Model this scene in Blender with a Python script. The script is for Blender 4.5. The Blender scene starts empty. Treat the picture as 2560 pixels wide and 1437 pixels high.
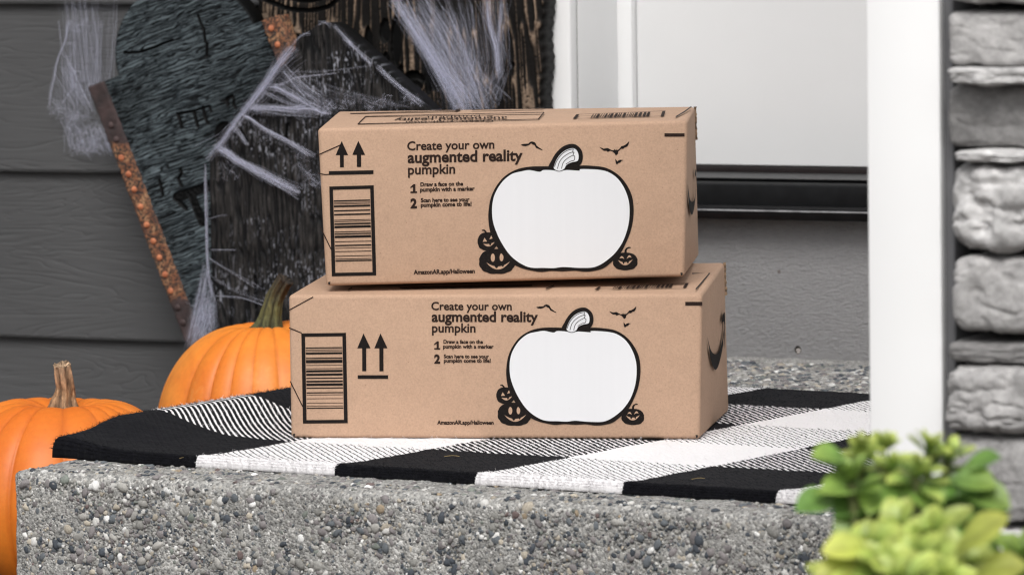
import bpy, math, random
import numpy as np
from mathutils import Vector, Matrix
from mathutils.geometry import tessellate_polygon

random.seed(7); RNG = np.random.default_rng(7)
S = bpy.context.scene; COL = S.collection
rad = math.radians

# ------------------------------------------------------------------ camera
F = 14580.0; CX, CY = 1280.0, 718.5; CAM = np.array([0, 0, .66])
PT = math.atan(.0842); RL = .0145
_f = np.array([0, math.cos(PT), -math.sin(PT)]); _r0 = np.array([1., 0, 0]); _u0 = np.array([0, math.sin(PT), math.cos(PT)])
_R = _r0*math.cos(RL) - _u0*math.sin(RL); _U = _u0*math.cos(RL) + _r0*math.sin(RL)
cd = bpy.data.cameras.new('camera'); cam = bpy.data.objects.new('camera', cd); COL.objects.link(cam)
cd.sensor_width = 36; cd.lens = 36*F/2560; cd.clip_start = .1; cd.clip_end = 2000
cam.matrix_world = Matrix(((_R[0], _U[0], -_f[0], CAM[0]), (_R[1], _U[1], -_f[1], CAM[1]), (_R[2], _U[2], -_f[2], CAM[2]), (0, 0, 0, 1)))
cd.dof.use_dof = True; cd.dof.focus_distance = 5.95; cd.dof.aperture_fstop = 12.5
S.camera = cam

# ------------------------------------------------------------------ world, sun, exposure
SUN_EL, SUN_AZ = rad(48), rad(186)          # azimuth clockwise from +Y
w = bpy.data.worlds.new('World'); S.world = w; w.use_nodes = True
nt = w.node_tree; nt.nodes.clear()
sky = nt.nodes.new('ShaderNodeTexSky'); sky.sky_type = 'NISHITA'; sky.sun_disc = False
sky.sun_elevation = SUN_EL; sky.sun_rotation = SUN_AZ; sky.dust_density = 4; sky.air_density = 1.0
hs = nt.nodes.new('ShaderNodeHueSaturation'); hs.inputs['Saturation'].default_value = .12
bg = nt.nodes.new('ShaderNodeBackground'); bg.inputs['Strength'].default_value = .12
wo = nt.nodes.new('ShaderNodeOutputWorld')
nt.links.new(sky.outputs[0], hs.inputs['Color']); nt.links.new(hs.outputs[0], bg.inputs[0]); nt.links.new(bg.outputs[0], wo.inputs[0])
sl = bpy.data.lights.new('sun', 'SUN'); sun = bpy.data.objects.new('sun', sl); COL.objects.link(sun)
sl.energy = 1.5; sl.angle = rad(26); sl.color = (1, .98, .95)
sd = Vector((math.sin(SUN_AZ)*math.cos(SUN_EL), math.cos(SUN_AZ)*math.cos(SUN_EL), math.sin(SUN_EL)))
sun.rotation_euler = sd.to_track_quat('Z', 'Y').to_euler(); sun.location = (-3, -3, 6)
S.view_settings.view_transform = 'Standard'; S.view_settings.look = 'None'; S.view_settings.gamma = 1
S.view_settings.exposure = .42
S.cycles.use_denoising = True; S.cycles.denoising_prefilter = 'ACCURATE'; S.cycles.filter_width = 1.25; S.cycles.max_bounces = 6; S.cycles.transparent_max_bounces = 48

# ------------------------------------------------------------------ pixel rays (photo is 2560 x 1437)
def ray(x, y):
    x = np.asarray(x, float)[..., None]; y = np.asarray(y, float)[..., None]
    return _f + _R*(x-CX)/F - _U*(y-CY)/F
def on_plane(x, y, p, n):
    d = ray(x, y); t = np.dot(np.asarray(p)-CAM, n)/(d @ np.asarray(n)); return CAM + d*t[..., None]
def on_z(x, y, z=0.0): return on_plane(x, y, (0, 0, z), (0, 0, 1))
def on_y(x, y, Y): return on_plane(x, y, (0, Y, 0), (0, 1, 0))
def unit(v): v = np.asarray(v, float); return v/np.linalg.norm(v)

# ------------------------------------------------------------------ noise
_perm = RNG.permutation(1024); _val = RNG.random(1024)
def vnoise(x, y, seed=0):
    x, y = np.broadcast_arrays(np.asarray(x, float)+seed*17.31, np.asarray(y, float)+seed*9.77)
    i = np.floor(x).astype(int); j = np.floor(y).astype(int); a = x-i; b = y-j
    a = a*a*(3-2*a); b = b*b*(3-2*b)
    h = lambda p, q: _val[(_perm[p & 1023]+q) & 1023]
    return (h(i, j)*(1-a)+h(i+1, j)*a)*(1-b)+(h(i, j+1)*(1-a)+h(i+1, j+1)*a)*b
def fbm(x, y, seed=0, o=4):
    s = 0; am = .5
    for k in range(o): s = s+am*vnoise(np.asarray(x)*2**k, np.asarray(y)*2**k, seed+k*3); am *= .5
    return s/(1-.5**o)
def sstep(a, b, x): t = np.clip((x-a)/(b-a), 0, 1); return t*t*(3-2*t)

# ------------------------------------------------------------------ object helpers
def put(o, parent=None):
    COL.objects.link(o)
    if parent is not None: o.parent = parent
    return o
def tag(o, label=None, cat=None, group=None, kind=None):
    for k, v in (('label', label), ('category', cat), ('group', group), ('kind', kind)):
        if v: o[k] = v
    return o
def thing(name, loc, label, cat, group=None):
    o = bpy.data.objects.new(name, None); o.location = Vector(loc); o.empty_display_size = .05; put(o)
    return tag(o, label, cat, group)
def root_of(o):
    v = np.zeros(3)
    while o is not None: v = v+np.array(o.location); o = o.parent
    return v
def mk(name, V, faces, mat, parent=None, smooth=False, attrs=None, base=None):
    """V world coordinates; faces: list of int arrays (n,k) or list of tuples"""
    V = np.asarray(V, float)
    org = root_of(parent) if parent is not None else np.zeros(3)
    loc = np.zeros(3)
    if base is not None: loc = np.asarray(base)-org
    me = bpy.data.meshes.new(name)
    blocks = [np.asarray(f) for f in faces] if len(faces) and isinstance(faces[0], np.ndarray) else None
    if blocks is None:
        me.from_pydata((V-org-loc).tolist(), [], [tuple(f) for f in faces])
    else:
        nl = sum(b.size for b in blocks); nf = sum(len(b) for b in blocks)
        me.vertices.add(len(V)); me.vertices.foreach_set('co', (V-org-loc).ravel())
        me.loops.add(nl); me.loops.foreach_set('vertex_index', np.concatenate([b.ravel() for b in blocks]).astype(np.int32))
        me.polygons.add(nf)
        st = np.concatenate([[0], np.cumsum(np.concatenate([np.full(len(b), b.shape[1]) for b in blocks]))[:-1]])
        me.polygons.foreach_set('loop_start', st.astype(np.int32))
        me.update(calc_edges=True); me.validate()
    if smooth: me.polygons.foreach_set('use_smooth', np.ones(len(me.polygons), bool))
    if attrs:
        for k, a in attrs.items():
            a = np.asarray(a, float)
            if a.ndim == 1:
                at = me.attributes.new(k, 'FLOAT', 'POINT'); at.data.foreach_set('value', a)
            else:
                at = me.attributes.new(k, 'FLOAT_COLOR', 'POINT')
                at.data.foreach_set('color', np.concatenate([a, np.ones((len(a), 1))], 1).ravel())
    if mat is not None: me.materials.append(mat)
    o = bpy.data.objects.new(name, me); o.location = Vector(loc); put(o, parent)
    return o
def gridfaces(ny, nx, off=0, wrap=False):
    i = np.arange(ny-1)[:, None]; j = np.arange(nx if wrap else nx-1)[None, :]
    j2 = (j+1) % nx
    return (np.stack([i*nx+j, i*nx+j2, (i+1)*nx+j2, (i+1)*nx+j], -1)+off).reshape(-1, 4)
def bevel(o, wd, seg=3):
    m = o.modifiers.new('bevel', 'BEVEL'); m.width = wd; m.segments = seg; m.limit_method = 'ANGLE'; m.angle_limit = rad(35)
    o.data.polygons.foreach_set('use_smooth', np.ones(len(o.data.polygons), bool)); return o
HEX = [(0, 3, 2, 1), (4, 5, 6, 7), (0, 1, 5, 4), (1, 2, 6, 5), (2, 3, 7, 6), (3, 0, 4, 7)]
def oriented(V, faces):
    c = np.mean(V, 0); out = []
    for f in faces:
        p = [np.asarray(V[i]) for i in f]; n = np.cross(p[1]-p[0], p[2]-p[0])
        out.append(tuple(f) if n @ (np.mean(p, 0)-c) > 0 else tuple(reversed(f)))
    return out
def hexa(name, V8, mat, parent=None, bv=0, seg=3):
    o = mk(name, V8, oriented(V8, HEX), mat, parent)
    if bv: bevel(o, bv, seg)
    return o
def tubes(paths, radii, sides=4):
    """paths (n,m,3), radii scalar / (n,) / (n,m) -> V, faces"""
    P = np.asarray(paths, float); n, m, _ = P.shape
    r = np.broadcast_to(np.asarray(radii, float).reshape((n, 1)) if np.ndim(radii) == 1 else radii, (n, m))
    T = np.gradient(P, axis=1); T /= np.linalg.norm(T, axis=2, keepdims=True)+1e-12
    ref = np.where(np.abs(T[..., 1:2]) > .8, np.array([1., 0, 0]), np.array([0, 1., 0]))
    A = np.cross(T, ref); A /= np.linalg.norm(A, axis=2, keepdims=True)+1e-12
    B = np.cross(T, A)
    th = np.arange(sides)*2*math.pi/sides
    V = P[:, :, None, :]+r[..., None, None]*(A[:, :, None, :]*np.cos(th)[:, None]+B[:, :, None, :]*np.sin(th)[:, None])
    f = gridfaces(m, sides, 0, True)
    Fc = (f[None]+(np.arange(n)*m*sides)[:, None, None]).reshape(-1, 4)
    return V.reshape(-1, 3), Fc

# ------------------------------------------------------------------ materials
class NT:
    def __init__(s, name):
        s.m = bpy.data.materials.new(name); s.m.use_nodes = True; s.t = s.m.node_tree; s.n = s.t.nodes; s.n.clear()
        s.out = s.n.new('ShaderNodeOutputMaterial'); s.b = s.n.new('ShaderNodeBsdfPrincipled')
        s.link(s.b.outputs[0], s.out.inputs[0])
    def link(s, a, b): s.t.links.new(a, b)
    def set(s, inp, v):
        if hasattr(v, 'links') or isinstance(v, bpy.types.NodeSocket): s.link(v, inp)
        else:
            if isinstance(v, (tuple, list)) and len(v) == 3 and inp.type == 'RGBA': v = (*v, 1)
            inp.default_value = v
    def p(s, **k):
        for n, v in k.items(): s.set(s.b.inputs[n.replace('_', ' ')], v)
        return s
    def co(s, kind='Object', scale=(1, 1, 1), rot=(0, 0, 0)):
        c = s.n.new('ShaderNodeTexCoord'); m = s.n.new('ShaderNodeMapping'); s.link(c.outputs[kind], m.inputs[0])
        m.inputs['Scale'].default_value = scale; m.inputs['Rotation'].default_value = rot; return m.outputs[0]
    def noise(s, vec, scale, detail=4, rough=.55, dist=0, out=0):
        n = s.n.new('ShaderNodeTexNoise'); s.link(vec, n.inputs['Vector']); n.inputs['Scale'].default_value = scale
        n.inputs['Detail'].default_value = detail; n.inputs['Roughness'].default_value = rough; n.inputs['Distortion'].default_value = dist
        return n.outputs[out]
    def voro(s, vec, scale, feat='F1', out='Distance', rnd=1):
        n = s.n.new('ShaderNodeTexVoronoi'); n.feature = feat; s.link(vec, n.inputs['Vector']); n.inputs['Scale'].default_value = scale
        n.inputs['Randomness'].default_value = rnd; return n.outputs[out]
    def ramp(s, fac, stops, interp='LINEAR'):
        n = s.n.new('ShaderNodeValToRGB'); s.link(fac, n.inputs[0]); e = n.color_ramp.elements; n.color_ramp.interpolation = interp
        while len(e) < len(stops): e.new(.5)
        for k, (ps, c) in enumerate(stops):
            e[k].position = ps; e[k].color = (c, c, c, 1) if np.isscalar(c) else (*c, 1)
        return n.outputs[0]
    def mix(s, fac, a, b, mode='MIX'):
        n = s.n.new('ShaderNodeMix'); n.data_type = 'RGBA'; n.blend_type = mode
        s.set(n.inputs[0], fac); s.set(n.inputs[6], a); s.set(n.inputs[7], b); return n.outputs[2]
    def math(s, op, a, b=0.0, c=0.0):
        n = s.n.new('ShaderNodeMath'); n.operation = op; s.set(n.inputs[0], a); s.set(n.inputs[1], b); s.set(n.inputs[2], c); return n.outputs[0]
    def attr(s, name, out='Fac'):
        n = s.n.new('ShaderNodeAttribute'); n.attribute_name = name; return n.outputs[out]
    def sep(s, vec):
        n = s.n.new('ShaderNodeSeparateXYZ'); s.link(vec, n.inputs[0]); return n.outputs
    def bump(s, h, strength=.5, dist=.002, prev=None):
        n = s.n.new('ShaderNodeBump'); s.link(h, n.inputs['Height']); n.inputs['Strength'].default_value = strength; n.inputs['Distance'].default_value = dist
        if prev is not None: s.link(prev, n.inputs['Normal'])
        s.link(n.outputs[0], s.b.inputs['Normal']); return n.outputs[0]

def simple(name, col, rough=.6, var=.12, scale=30, bumpd=0, **k):
    t = NT(name); c = t.co()
    f = t.noise(c, scale, 5)
    t.p(Base_Color=t.mix(1, t.ramp(f, [(.3, 1-var), (.7, 1+var)]), col, 'MULTIPLY'), Roughness=rough, **k)
    if bumpd: t.bump(t.noise(c, scale*6, 4), .5, bumpd)
    return t.m

# cardboard
t = NT('kraft_cardboard'); c = t.co()
fib = t.noise(t.co(scale=(1, 1, 1)), 520, 4, .75); big = t.noise(c, 9, 4); med = t.noise(c, 70, 4)
spk = t.voro(c, 110)
colr = t.mix(1, t.ramp(fib, [(.28, .82), (.5, 1.0), (.72, 1.13)]), (.432, .284, .196), 'MULTIPLY')
colr = t.mix(1, t.ramp(med, [(.3, .97), (.7, 1.03)]), colr, 'MULTIPLY')
colr = t.mix(1, t.ramp(big, [(.3, .975), (.7, 1.025)]), colr, 'MULTIPLY')
colr = t.mix(t.ramp(spk, [(.035, .7), (.06, 0)]), colr, (.20, .10, .055))
t.p(Base_Color=colr, Roughness=.78, Specular_IOR_Level=.25)
corr = t.noise(t.co(scale=(160, 160, 2)), 1, 1)
b1 = t.bump(corr, .10, .001); t.bump(t.noise(c, 25, 3), .25, .006, b1)
M_CARD = t.m
t = NT('corrugated_edge'); c = t.co()
t.p(Base_Color=t.ramp(t.noise(t.co(scale=(60, 60, 300)), 1, 3), [(.35, (.10, .065, .04)), (.6, (.36, .24, .15))]), Roughness=.9); M_CORR = t.m
t = NT('black_ink'); c = t.co()
t.p(Base_Color=t.ramp(t.noise(c, 700, 3, .7), [(.3, (.007, .0055, .005)), (.62, (.013, .010, .009)), (.8, (.05, .036, .03))]), Roughness=.75, Specular_IOR_Level=.1); M_INK = t.m
M_INK2 = simple('brown_black_ink', (.024, .014, .011), .75, .3, 800, Specular_IOR_Level=.1)
t = NT('white_print'); c = t.co()
t.p(Base_Color=t.mix(1, t.ramp(t.noise(t.co(scale=(140, 140, 3)), 1, 3), [(.3, .993), (.7, 1.007)]), t.mix(t.ramp(t.noise(c, 620, 4, .75), [(.66, 0), (.78, .5)]), (.665, .665, .68), (.45, .33, .25)), 'MULTIPLY'), Roughness=.55)
t.bump(t.noise(t.co(scale=(160, 160, 2)), 1, 1), .08, .001); M_WHITEP = t.m
M_GAP = simple('dark_gap', (.012, .008, .006), .9)

# house
t = NT('grey_siding_paint'); c = t.co(scale=(1.6, 1.6, 14))
n1 = t.noise(c, 1.9, 3, .5, .6)
g = t.math('PINGPONG', t.math('MULTIPLY', n1, 13.0), .5)
g2 = t.ramp(g, [(0, 0), (.10, .75), (.3, 1)])
msk = t.ramp(t.noise(t.co(scale=(2, 2, 4)), 1.7, 2), [(.38, 0), (.58, 1)])
g3 = t.mix(msk, (1, 1, 1), g2)
fine = t.noise(t.co(scale=(6, 6, 160)), 1.6, 5, .6)
t.p(Base_Color=t.mix(1, t.ramp(t.noise(t.co(), 5, 4), [(.3, .92), (.7, 1.07)]), t.mix(1, t.ramp(fine, [(.3, .9), (.7, 1.08)]), (.062, .062, .0635), 'MULTIPLY'), 'MULTIPLY'), Roughness=.62, Specular_IOR_Level=.35)
b1 = t.bump(g3, .34, .0018); t.bump(fine, .3, .0010, b1); M_SIDING = t.m
def paint(name, col, rough=.5):
    t = NT(name); c = t.co()
    mark = t.ramp(t.voro(c, 14), [(.012, .55), (.03, 0)])
    cc = t.mix(1, t.ramp(t.noise(c, 3.2, 5), [(.3, .965), (.7, 1.025)]), col, 'MULTIPLY')
    t.p(Base_Color=t.mix(mark, cc, tuple(x*.6 for x in col)), Roughness=rough)
    t.bump(t.noise(t.co(scale=(1, 1, .12)), 420, 3), .12, .001); return t.m
M_WHITE = paint('white_trim_paint', (.87, .87, .87)); M_DOOR = paint('door_paint', (.80, .80, .80), .42); M_POST = paint('white_post_paint', (.91, .91, .91))
M_GREYBOARD = simple('grey_board_paint', (.13, .13, .137), .6, .08, 9)
M_BLACK = simple('black_metal', (.004, .004, .0045), .38, .3, 40, Specular_IOR_Level=.2)
M_BRONZE = simple('brown_black_sweep', (.016, .012, .012), .45, .3, 30, Specular_IOR_Level=.2)
M_DGREY = simple('dark_sill', (.008, .0083, .009), .55, .25, 60, Specular_IOR_Level=.12)
t = NT('grey_stucco'); c = t.co(rot=(0, 0, rad(26)), scale=(1, 1, 1))
wv = t.noise(t.co(scale=(80, 80, 230)), 1.5, 6, .68, .25)
cc = t.mix(1, t.ramp(t.noise(t.co(), 4, 5), [(.3, .88), (.7, 1.1)]), (.32, .315, .318), 'MULTIPLY')
cc = t.mix(t.ramp(t.voro(t.co(), 22), [(.03, .8), (.06, 0)]), cc, (.12, .09, .08))
t.p(Base_Color=t.mix(1, t.ramp(wv, [(.3, .9), (.7, 1.08)]), cc, 'MULTIPLY'), Roughness=.75)
b1 = t.bump(wv, 1, .004); t.bump(t.noise(t.co(), 330, 5, .7), .8, .0022, b1); M_STUCCO = t.m

# concrete
t = NT('exposed_aggregate_concrete'); c = t.co()
v1 = t.voro(c, 190, out='Color'); d1 = t.voro(c, 190); v2 = t.voro(c, 420, out='Color'); d2 = t.voro(c, 420)
s1 = t.sep(v1)[0]; s2 = t.sep(v2)[1]
sand = t.ramp(s2, [(0, (.12, .12, .118)), (.2, (.24, .235, .225)), (.6, (.33, .325, .31)), (.86, (.41, .40, .38)), (1, (.60, .585, .56))])
peb = t.ramp(s1, [(0, (.10, .11, .12)), (.3, (.22, .22, .215)), (.55, (.30, .29, .275)), (.8, (.36, .33, .29)), (1, (.55, .53, .5))])
cc = t.mix(t.ramp(d1, [(.22, .6), (.42, 0)]), sand, peb)
cc = t.mix(1, t.ramp(t.noise(c, 14, 5), [(.3, .74), (.5, .95), (.7, 1.18)]), cc, 'MULTIPLY')
t.p(Base_Color=cc, Roughness=.85, Specular_IOR_Level=.3)
b1 = t.bump(t.ramp(d1, [(0, 1), (.55, 0)]), .6, .002); b2 = t.bump(t.ramp(d2, [(0, 1), (.6, 0)]), .7, .0012, b1); t.bump(t.noise(c, 900, 4, .7), .5, .0008, b2); M_CONC = t.m
t = NT('pebble_stone'); c = t.co()
pc = t.attr('pc', 'Color')
t.p(Base_Color=t.mix(1, t.ramp(t.noise(c, 520, 4, .6), [(.3, .78), (.7, 1.18)]), pc, 'MULTIPLY'), Roughness=.85, Specular_IOR_Level=.2); t.bump(t.noise(c, 600, 4), .3, .0008); M_PEB = t.m
t = NT('bark_soil'); c = t.co()
t.p(Base_Color=t.ramp(t.noise(c, 40, 6, .7), [(.3, (.015, .011, .008)), (.55, (.05, .035, .025)), (.75, (.10, .075, .05))]), Roughness=.95); t.bump(t.noise(c, 60, 6, .7), 1, .01); M_SOIL = t.m

# ------------------------------------------------------------------ ground
GZ = -.175
v_ = 300.0
tag(mk('ground', [(-v_, -v_, GZ), (v_, -v_, GZ), (v_, v_, GZ), (-v_, v_, GZ)], [(0, 1, 2, 3)], M_SOIL), kind='structure')

# ------------------------------------------------------------------ house front
HA = rad(-25.5); HU = np.array([math.cos(HA), math.sin(HA), 0]); HV = np.array([-math.sin(HA), math.cos(HA), 0])
W0 = on_z(2000, 896, 0.0)
def H(a, b, z): return W0+HU*a+HV*b+np.array([0, 0, z])
def ha(x, y, b=0.0):
    p = on_plane(x, y, W0+HV*b, HV)-W0; return p @ HU, p[..., 2]
def hbox(name, a0, a1, b0, b1, z0, z1, mat, parent, bv=0.0015):
    V = [H(a, b, z) for z in (z0, z1) for a, b in ((a0, b0), (a1, b0), (a1, b1), (a0, b1))]
    return hexa(name, V, mat, parent, bv, 2)
house = thing('house_front', H(0, 0, 0), 'dark grey lap sided house front with white trimmed door above a grey foundation', 'house')
a_trim = float(ha(1362, 100)[0]); a_j = float(ha(1428, 200, -.02)[0]); ZT = 2.3
zb = float(ha(0, 10)[1]); ex = (zb-float(ha(0, 837)[1]))/2
# siding: lapped boards, wedge section, one mesh
V = []; Fs = []
for k in range(-3, 10):
    z0 = zb+ex*k; z1 = z0+ex+.028
    xs = np.linspace(-3.2, a_trim-.001, 24)
    prof = [(-.0165, z0), (-.0178, z0+.003), (-.0055, z1), (.004, z1), (-.007, z0)]
    o0 = len(V)
    for a in xs:
        wob = .0006*math.sin(a*5+k*2)
        for b, z in prof: V.append(H(a, b, z+wob))
    n = len(prof)
    for i in range(len(xs)-1):
        for j in range(n): Fs.append((o0+i*n+j, o0+(i+1)*n+j, o0+(i+1)*n+(j+1) % n, o0+i*n+(j+1) % n))
    Fs += [tuple(o0+j for j in range(n))[::-1], tuple(o0+(len(xs)-1)*n+j for j in range(n))]
mk('siding', V, Fs, M_SIDING, house)
hbox('sheathing', -3.2, a_trim, .012, .05, GZ, ZT, M_SIDING, house, 0)
# door casing, jamb, door
hbox('door_casing', a_trim, a_j, -.022, .0, .02, ZT, M_WHITE, house, .003)
a_j2 = float(ha(1444, 200, 0)[0]); REC = .125
hbox('door_jamb', a_j-.0, a_j2, .0005, REC+.06, .165, ZT, M_WHITE, house, .002)
a_d = float(ha(1571, 200, REC)[0]); a_d2 = float(ha(1587, 200, REC-.004)[0])
hbox('door_stop', a_j2, a_d2, REC-.012, REC+.05, .2, ZT, M_WHITE, house, .002)
zd = float(ha(1750, 412, REC)[1])
door = mk('door', [H(a, b, z) for z in (zd, ZT) for a, b in ((a_d2+.001, REC), (1.1, REC), (1.1, REC+.045), (a_d2+.001, REC+.045))], HEX, M_DOOR, house)
door.data.polygons.foreach_set('use_smooth', np.zeros(6, bool)); bevel(door, .0015, 2)
sw = hbox('door_sweep', a_d2+.001, 1.1, REC-.006, REC+.03, zd-.0105, zd-.001, M_BRONZE, door, .001)
# threshold profile (b, z)
zl0 = float(ha(1750, 546, -.03)[1]); zl1 = float(ha(1750, 512, -.03)[1]); zf = float(ha(1750, 456, -.012)[1])
def extrude(name, prof, a0, a1, mat, parent, bv=0):
    n = len(prof); V = [H(a, b, z) for a in (a0, a1) for b, z in prof]
    Fc = [(j, (j+1) % n, n+(j+1) % n, n+j) for j in range(n)]+[tuple(range(n))[::-1], tuple(range(n, 2*n))]
    o = mk(name, V, Fc, mat, parent)
    import bmesh
    bm = bmesh.new(); bm.from_mesh(o.data); bmesh.ops.recalc_face_normals(bm, faces=bm.faces); bm.to_mesh(o.data); bm.free()
    if bv: bevel(o, bv, 2)
    return o
th = extrude('threshold', [(-.034, zl0), (-.034, zl1-.003), (-.030, zl1), (-.022, zl1), (-.020, zl1-.004), (.05, zl1-.004), (.05, zl0)], a_trim, 1.1, M_BLACK, house, .0008)
extrude('sill_plate', [(-.018, zl1-.002), (-.016, zf-.002), (-.012, zf), (REC+.04, zf+.002), (REC+.04, zl1-.002)], a_j2, 1.1, M_DGREY, th, .001)
hbox('sill_gap_shade', a_j2, 1.1, .012, REC-.012, zf+.0024, zf+.004, M_BLACK, house, 0)  # black strip on the plate, painting in the shade under the sweep
hbox('lip_edge', a_trim, 1.1, -.0352, -.0342, zl1-.006, zl1-.0045, simple('worn_aluminium', (.32, .32, .33), .4, .4, 60), th, 0)
fw = hbox('foundation', a_trim-.02, 1.4, .0, .12, -.01, zl0-.001, M_STUCCO, house, .002)
# small hole in the foundation near the slab
pa, pz = ha(1994, 874, -.001)
ang = np.linspace(0, 2*math.pi, 16, endpoint=False)
V = [H(pa+.0042*math.cos(a), -.0004, pz+.0046*math.sin(a)) for a in ang]
mk('anchor_hole', V, [np.array([list(range(16))])], M_GAP, fw)
V = [H(pa+.0028*math.cos(a)*(1+.2*math.sin(3*a))+.0008, -.0009, pz-.0012+.0030*math.sin(a)) for a in ang]
mk('plaster_chip', V, [np.array([list(range(16))])], simple('chipped_plaster', (.36, .33, .31), .9, .4, 300), fw)

# ------------------------------------------------------------------ porch slab
SA = rad(-31.8); SU = np.array([math.cos(SA), math.sin(SA), 0]); SV = np.array([-math.sin(SA), math.cos(SA), 0])
S0 = on_z(26, 1173, 0.0)
slab = thing('porch_slab', S0, 'grey exposed aggregate concrete porch step under the checked doormat', 'step')
SL, SD = 2.6, 1.9
def slabP(u, v, z): return S0+SU*u+SV*v+np.array([0, 0, z])
RB = .011
# cross-section wraps front face -> rounded edge -> top ; left end closed by a rounded side
us = np.concatenate([[0, .0015, .005, .011], np.linspace(.02, 1.3, 260), np.linspace(1.35, SL, 20)])
pr = [(0, GZ-.05)]+[(0, z) for z in np.linspace(-.16, -RB, 34)]+[(RB-RB*math.cos(a), -RB+RB*math.sin(a)) for a in np.linspace(0, math.pi/2, 6)[1:]]+[(v, 0) for v in np.linspace(RB+.006, .5, 60)]+[(v, 0) for v in np.linspace(.55, SD, 30)]
pr = np.array(pr)
Ug, K = np.meshgrid(us, np.arange(len(pr)), indexing='ij')
vv = pr[K, 0]; zz = pr[K, 1]
ins = np.where(Ug < .011, .011-np.sqrt(np.maximum(0, .011**2-(.011-Ug)**2)), 0)
nz = (fbm(Ug*45, (vv-zz)*45, 2)-.5)*.005+(fbm(Ug*160, (vv-zz)*160, 5)-.5)*.0022
front = np.clip(1-vv/RB, 0, 1)[..., None]
P = S0+Ug[..., None]*SU+(vv+ins*(front[..., 0]))[..., None]*SV+zz[..., None]*np.array([0, 0, 1.])
P[..., 2] -= ins*(1-front[..., 0])
nrm = -SV*front+np.array([0, 0, 1.])*(1-front)
P = P+nrm*nz[..., None]*(vv < 1.3)[..., None]
nk = len(pr); nu = len(us)
# left end cap
capb = P[0].copy()
fcs = gridfaces(nu, nk)
Vs = P.reshape(-1, 3)
capo = len(Vs); botL = np.array([slabP(0.0, v, GZ-.05) for v in pr[:, 0]])
botL = botL+np.array([(fbm(v*40, 3.3)-.5)*.004 for v in pr[:, 0]])[:, None]*SU
Vs = np.concatenate([Vs, botL])
fc2 = np.array([(k, k+1, capo+k+1, capo+k) for k in range(nk-1)])
mk('slab_body', Vs, [fcs[:, ::-1], fc2], M_CONC, slab, smooth=True)
# real pebbles standing proud of the cement
import bmesh
bm = bmesh.new(); bmesh.ops.create_icosphere(bm, subdivisions=2, radius=1); IV = np.array([v.co for v in bm.verts]); IF = np.array([[v.index for v in f.verts] for f in bm.faces]); bm.free()
def pebbles(n, place, smin=.0016, smax=.0075, pw=2.1):
    r = smin*(1+(RNG.random(n)**pw)*(smax/smin-1)) 
    pos, nn, t1, t2 = place(n)
    sx = r*RNG.uniform(.8, 1.35, n); sy = r*RNG.uniform(.65, 1.0, n); sz = r*RNG.uniform(.45, .7, n)
    an = RNG.uniform(0, 6.28, n); ca, sa = np.cos(an), np.sin(an)
    e1 = t1*ca[:, None]+t2*sa[:, None]; e2 = -t1*sa[:, None]+t2*ca[:, None]
    base = IV[None]*(1+(RNG.random((n, len(IV), 1))-.5)*.34)
    V = pos[:, None]-nn[:, None]*(sz*(RNG.uniform(.25, .85, n)-.0003/np.maximum(sz, 1e-4)))[:, None, None]+e1[:, None]*(base[..., :1]*sx[:, None, None])+e2[:, None]*(base[..., 1:2]*sy[:, None, None])+nn[:, None]*(base[..., 2:]*sz[:, None, None])
    pal = np.array([(.06, .068, .08), (.11, .12, .13), (.19, .175, .175), (.24, .235, .22), (.31, .30, .28), (.38, .34, .28), (.50, .49, .47), (.64, .635, .62), (.30, .24, .17), (.14, .105, .10), (.17, .185, .165)])
    pi = RNG.choice(len(pal), n, p=[.12, .16, .20, .19, .14, .06, .055, .035, .008, .009, .023])
    colr = pal[pi]*RNG.uniform(.8, 1.2, (n, 1))
    return V, colr
def pl_front(n):
    u = RNG.uniform(.013, 1.04, n); z = -.006-.145*RNG.uniform(0, 1, n)**.8
    return S0+u[:, None]*SU+z[:, None]*np.array([0, 0, 1.]), np.tile(-SV, (n, 1)), np.tile(SU, (n, 1)), np.tile([0, 0, 1.], (n, 1))
def pl_top(u0, u1, v0, v1):
    def f(n):
        u = RNG.uniform(u0, u1, n); v = RNG.uniform(v0, v1, n)
        return S0+u[:, None]*SU+v[:, None]*SV, np.tile([0, 0, 1.], (n, 1)), np.tile(SU, (n, 1)), np.tile(SV, (n, 1))
    return f
def pl_left(n):
    v = RNG.uniform(.014, .5, n); z = RNG.uniform(-.15, -.015, n)
    return S0+v[:, None]*SV+z[:, None]*np.array([0, 0, 1.]), np.tile(-SU, (n, 1)), np.tile(SV, (n, 1)), np.tile([0, 0, 1.], (n, 1))
A, B = [], []
for n, f, k in ((5600, pl_front, dict(smin=.0011, smax=.0060, pw=3.0)), (9000, pl_front, dict(smin=.0008, smax=.0024, pw=1.4)), (2600, pl_top(.014, 1.05, .006, .13), dict(smin=.001, smax=.0048, pw=2.4)), (260, pl_left, {}), (9000, pl_top(.06, .80, .88, 1.26), dict(smin=.0016, smax=.0060, pw=1.5)), (300, pl_top(.014, .09, .1, .5), {})):
    V, c_ = pebbles(n, f, **k); A.append(V); B.append(np.repeat(c_, len(IV), 0))
VV = np.concatenate(A); n = len(VV)
fc = (IF[None]+(np.arange(n)*len(IV))[:, None, None]).reshape(-1, 3)
tag(mk('pebbles', VV.reshape(-1, 3), [fc], M_PEB, slab, smooth=True, attrs={'pc': np.concatenate(B)}), kind='stuff')

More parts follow.
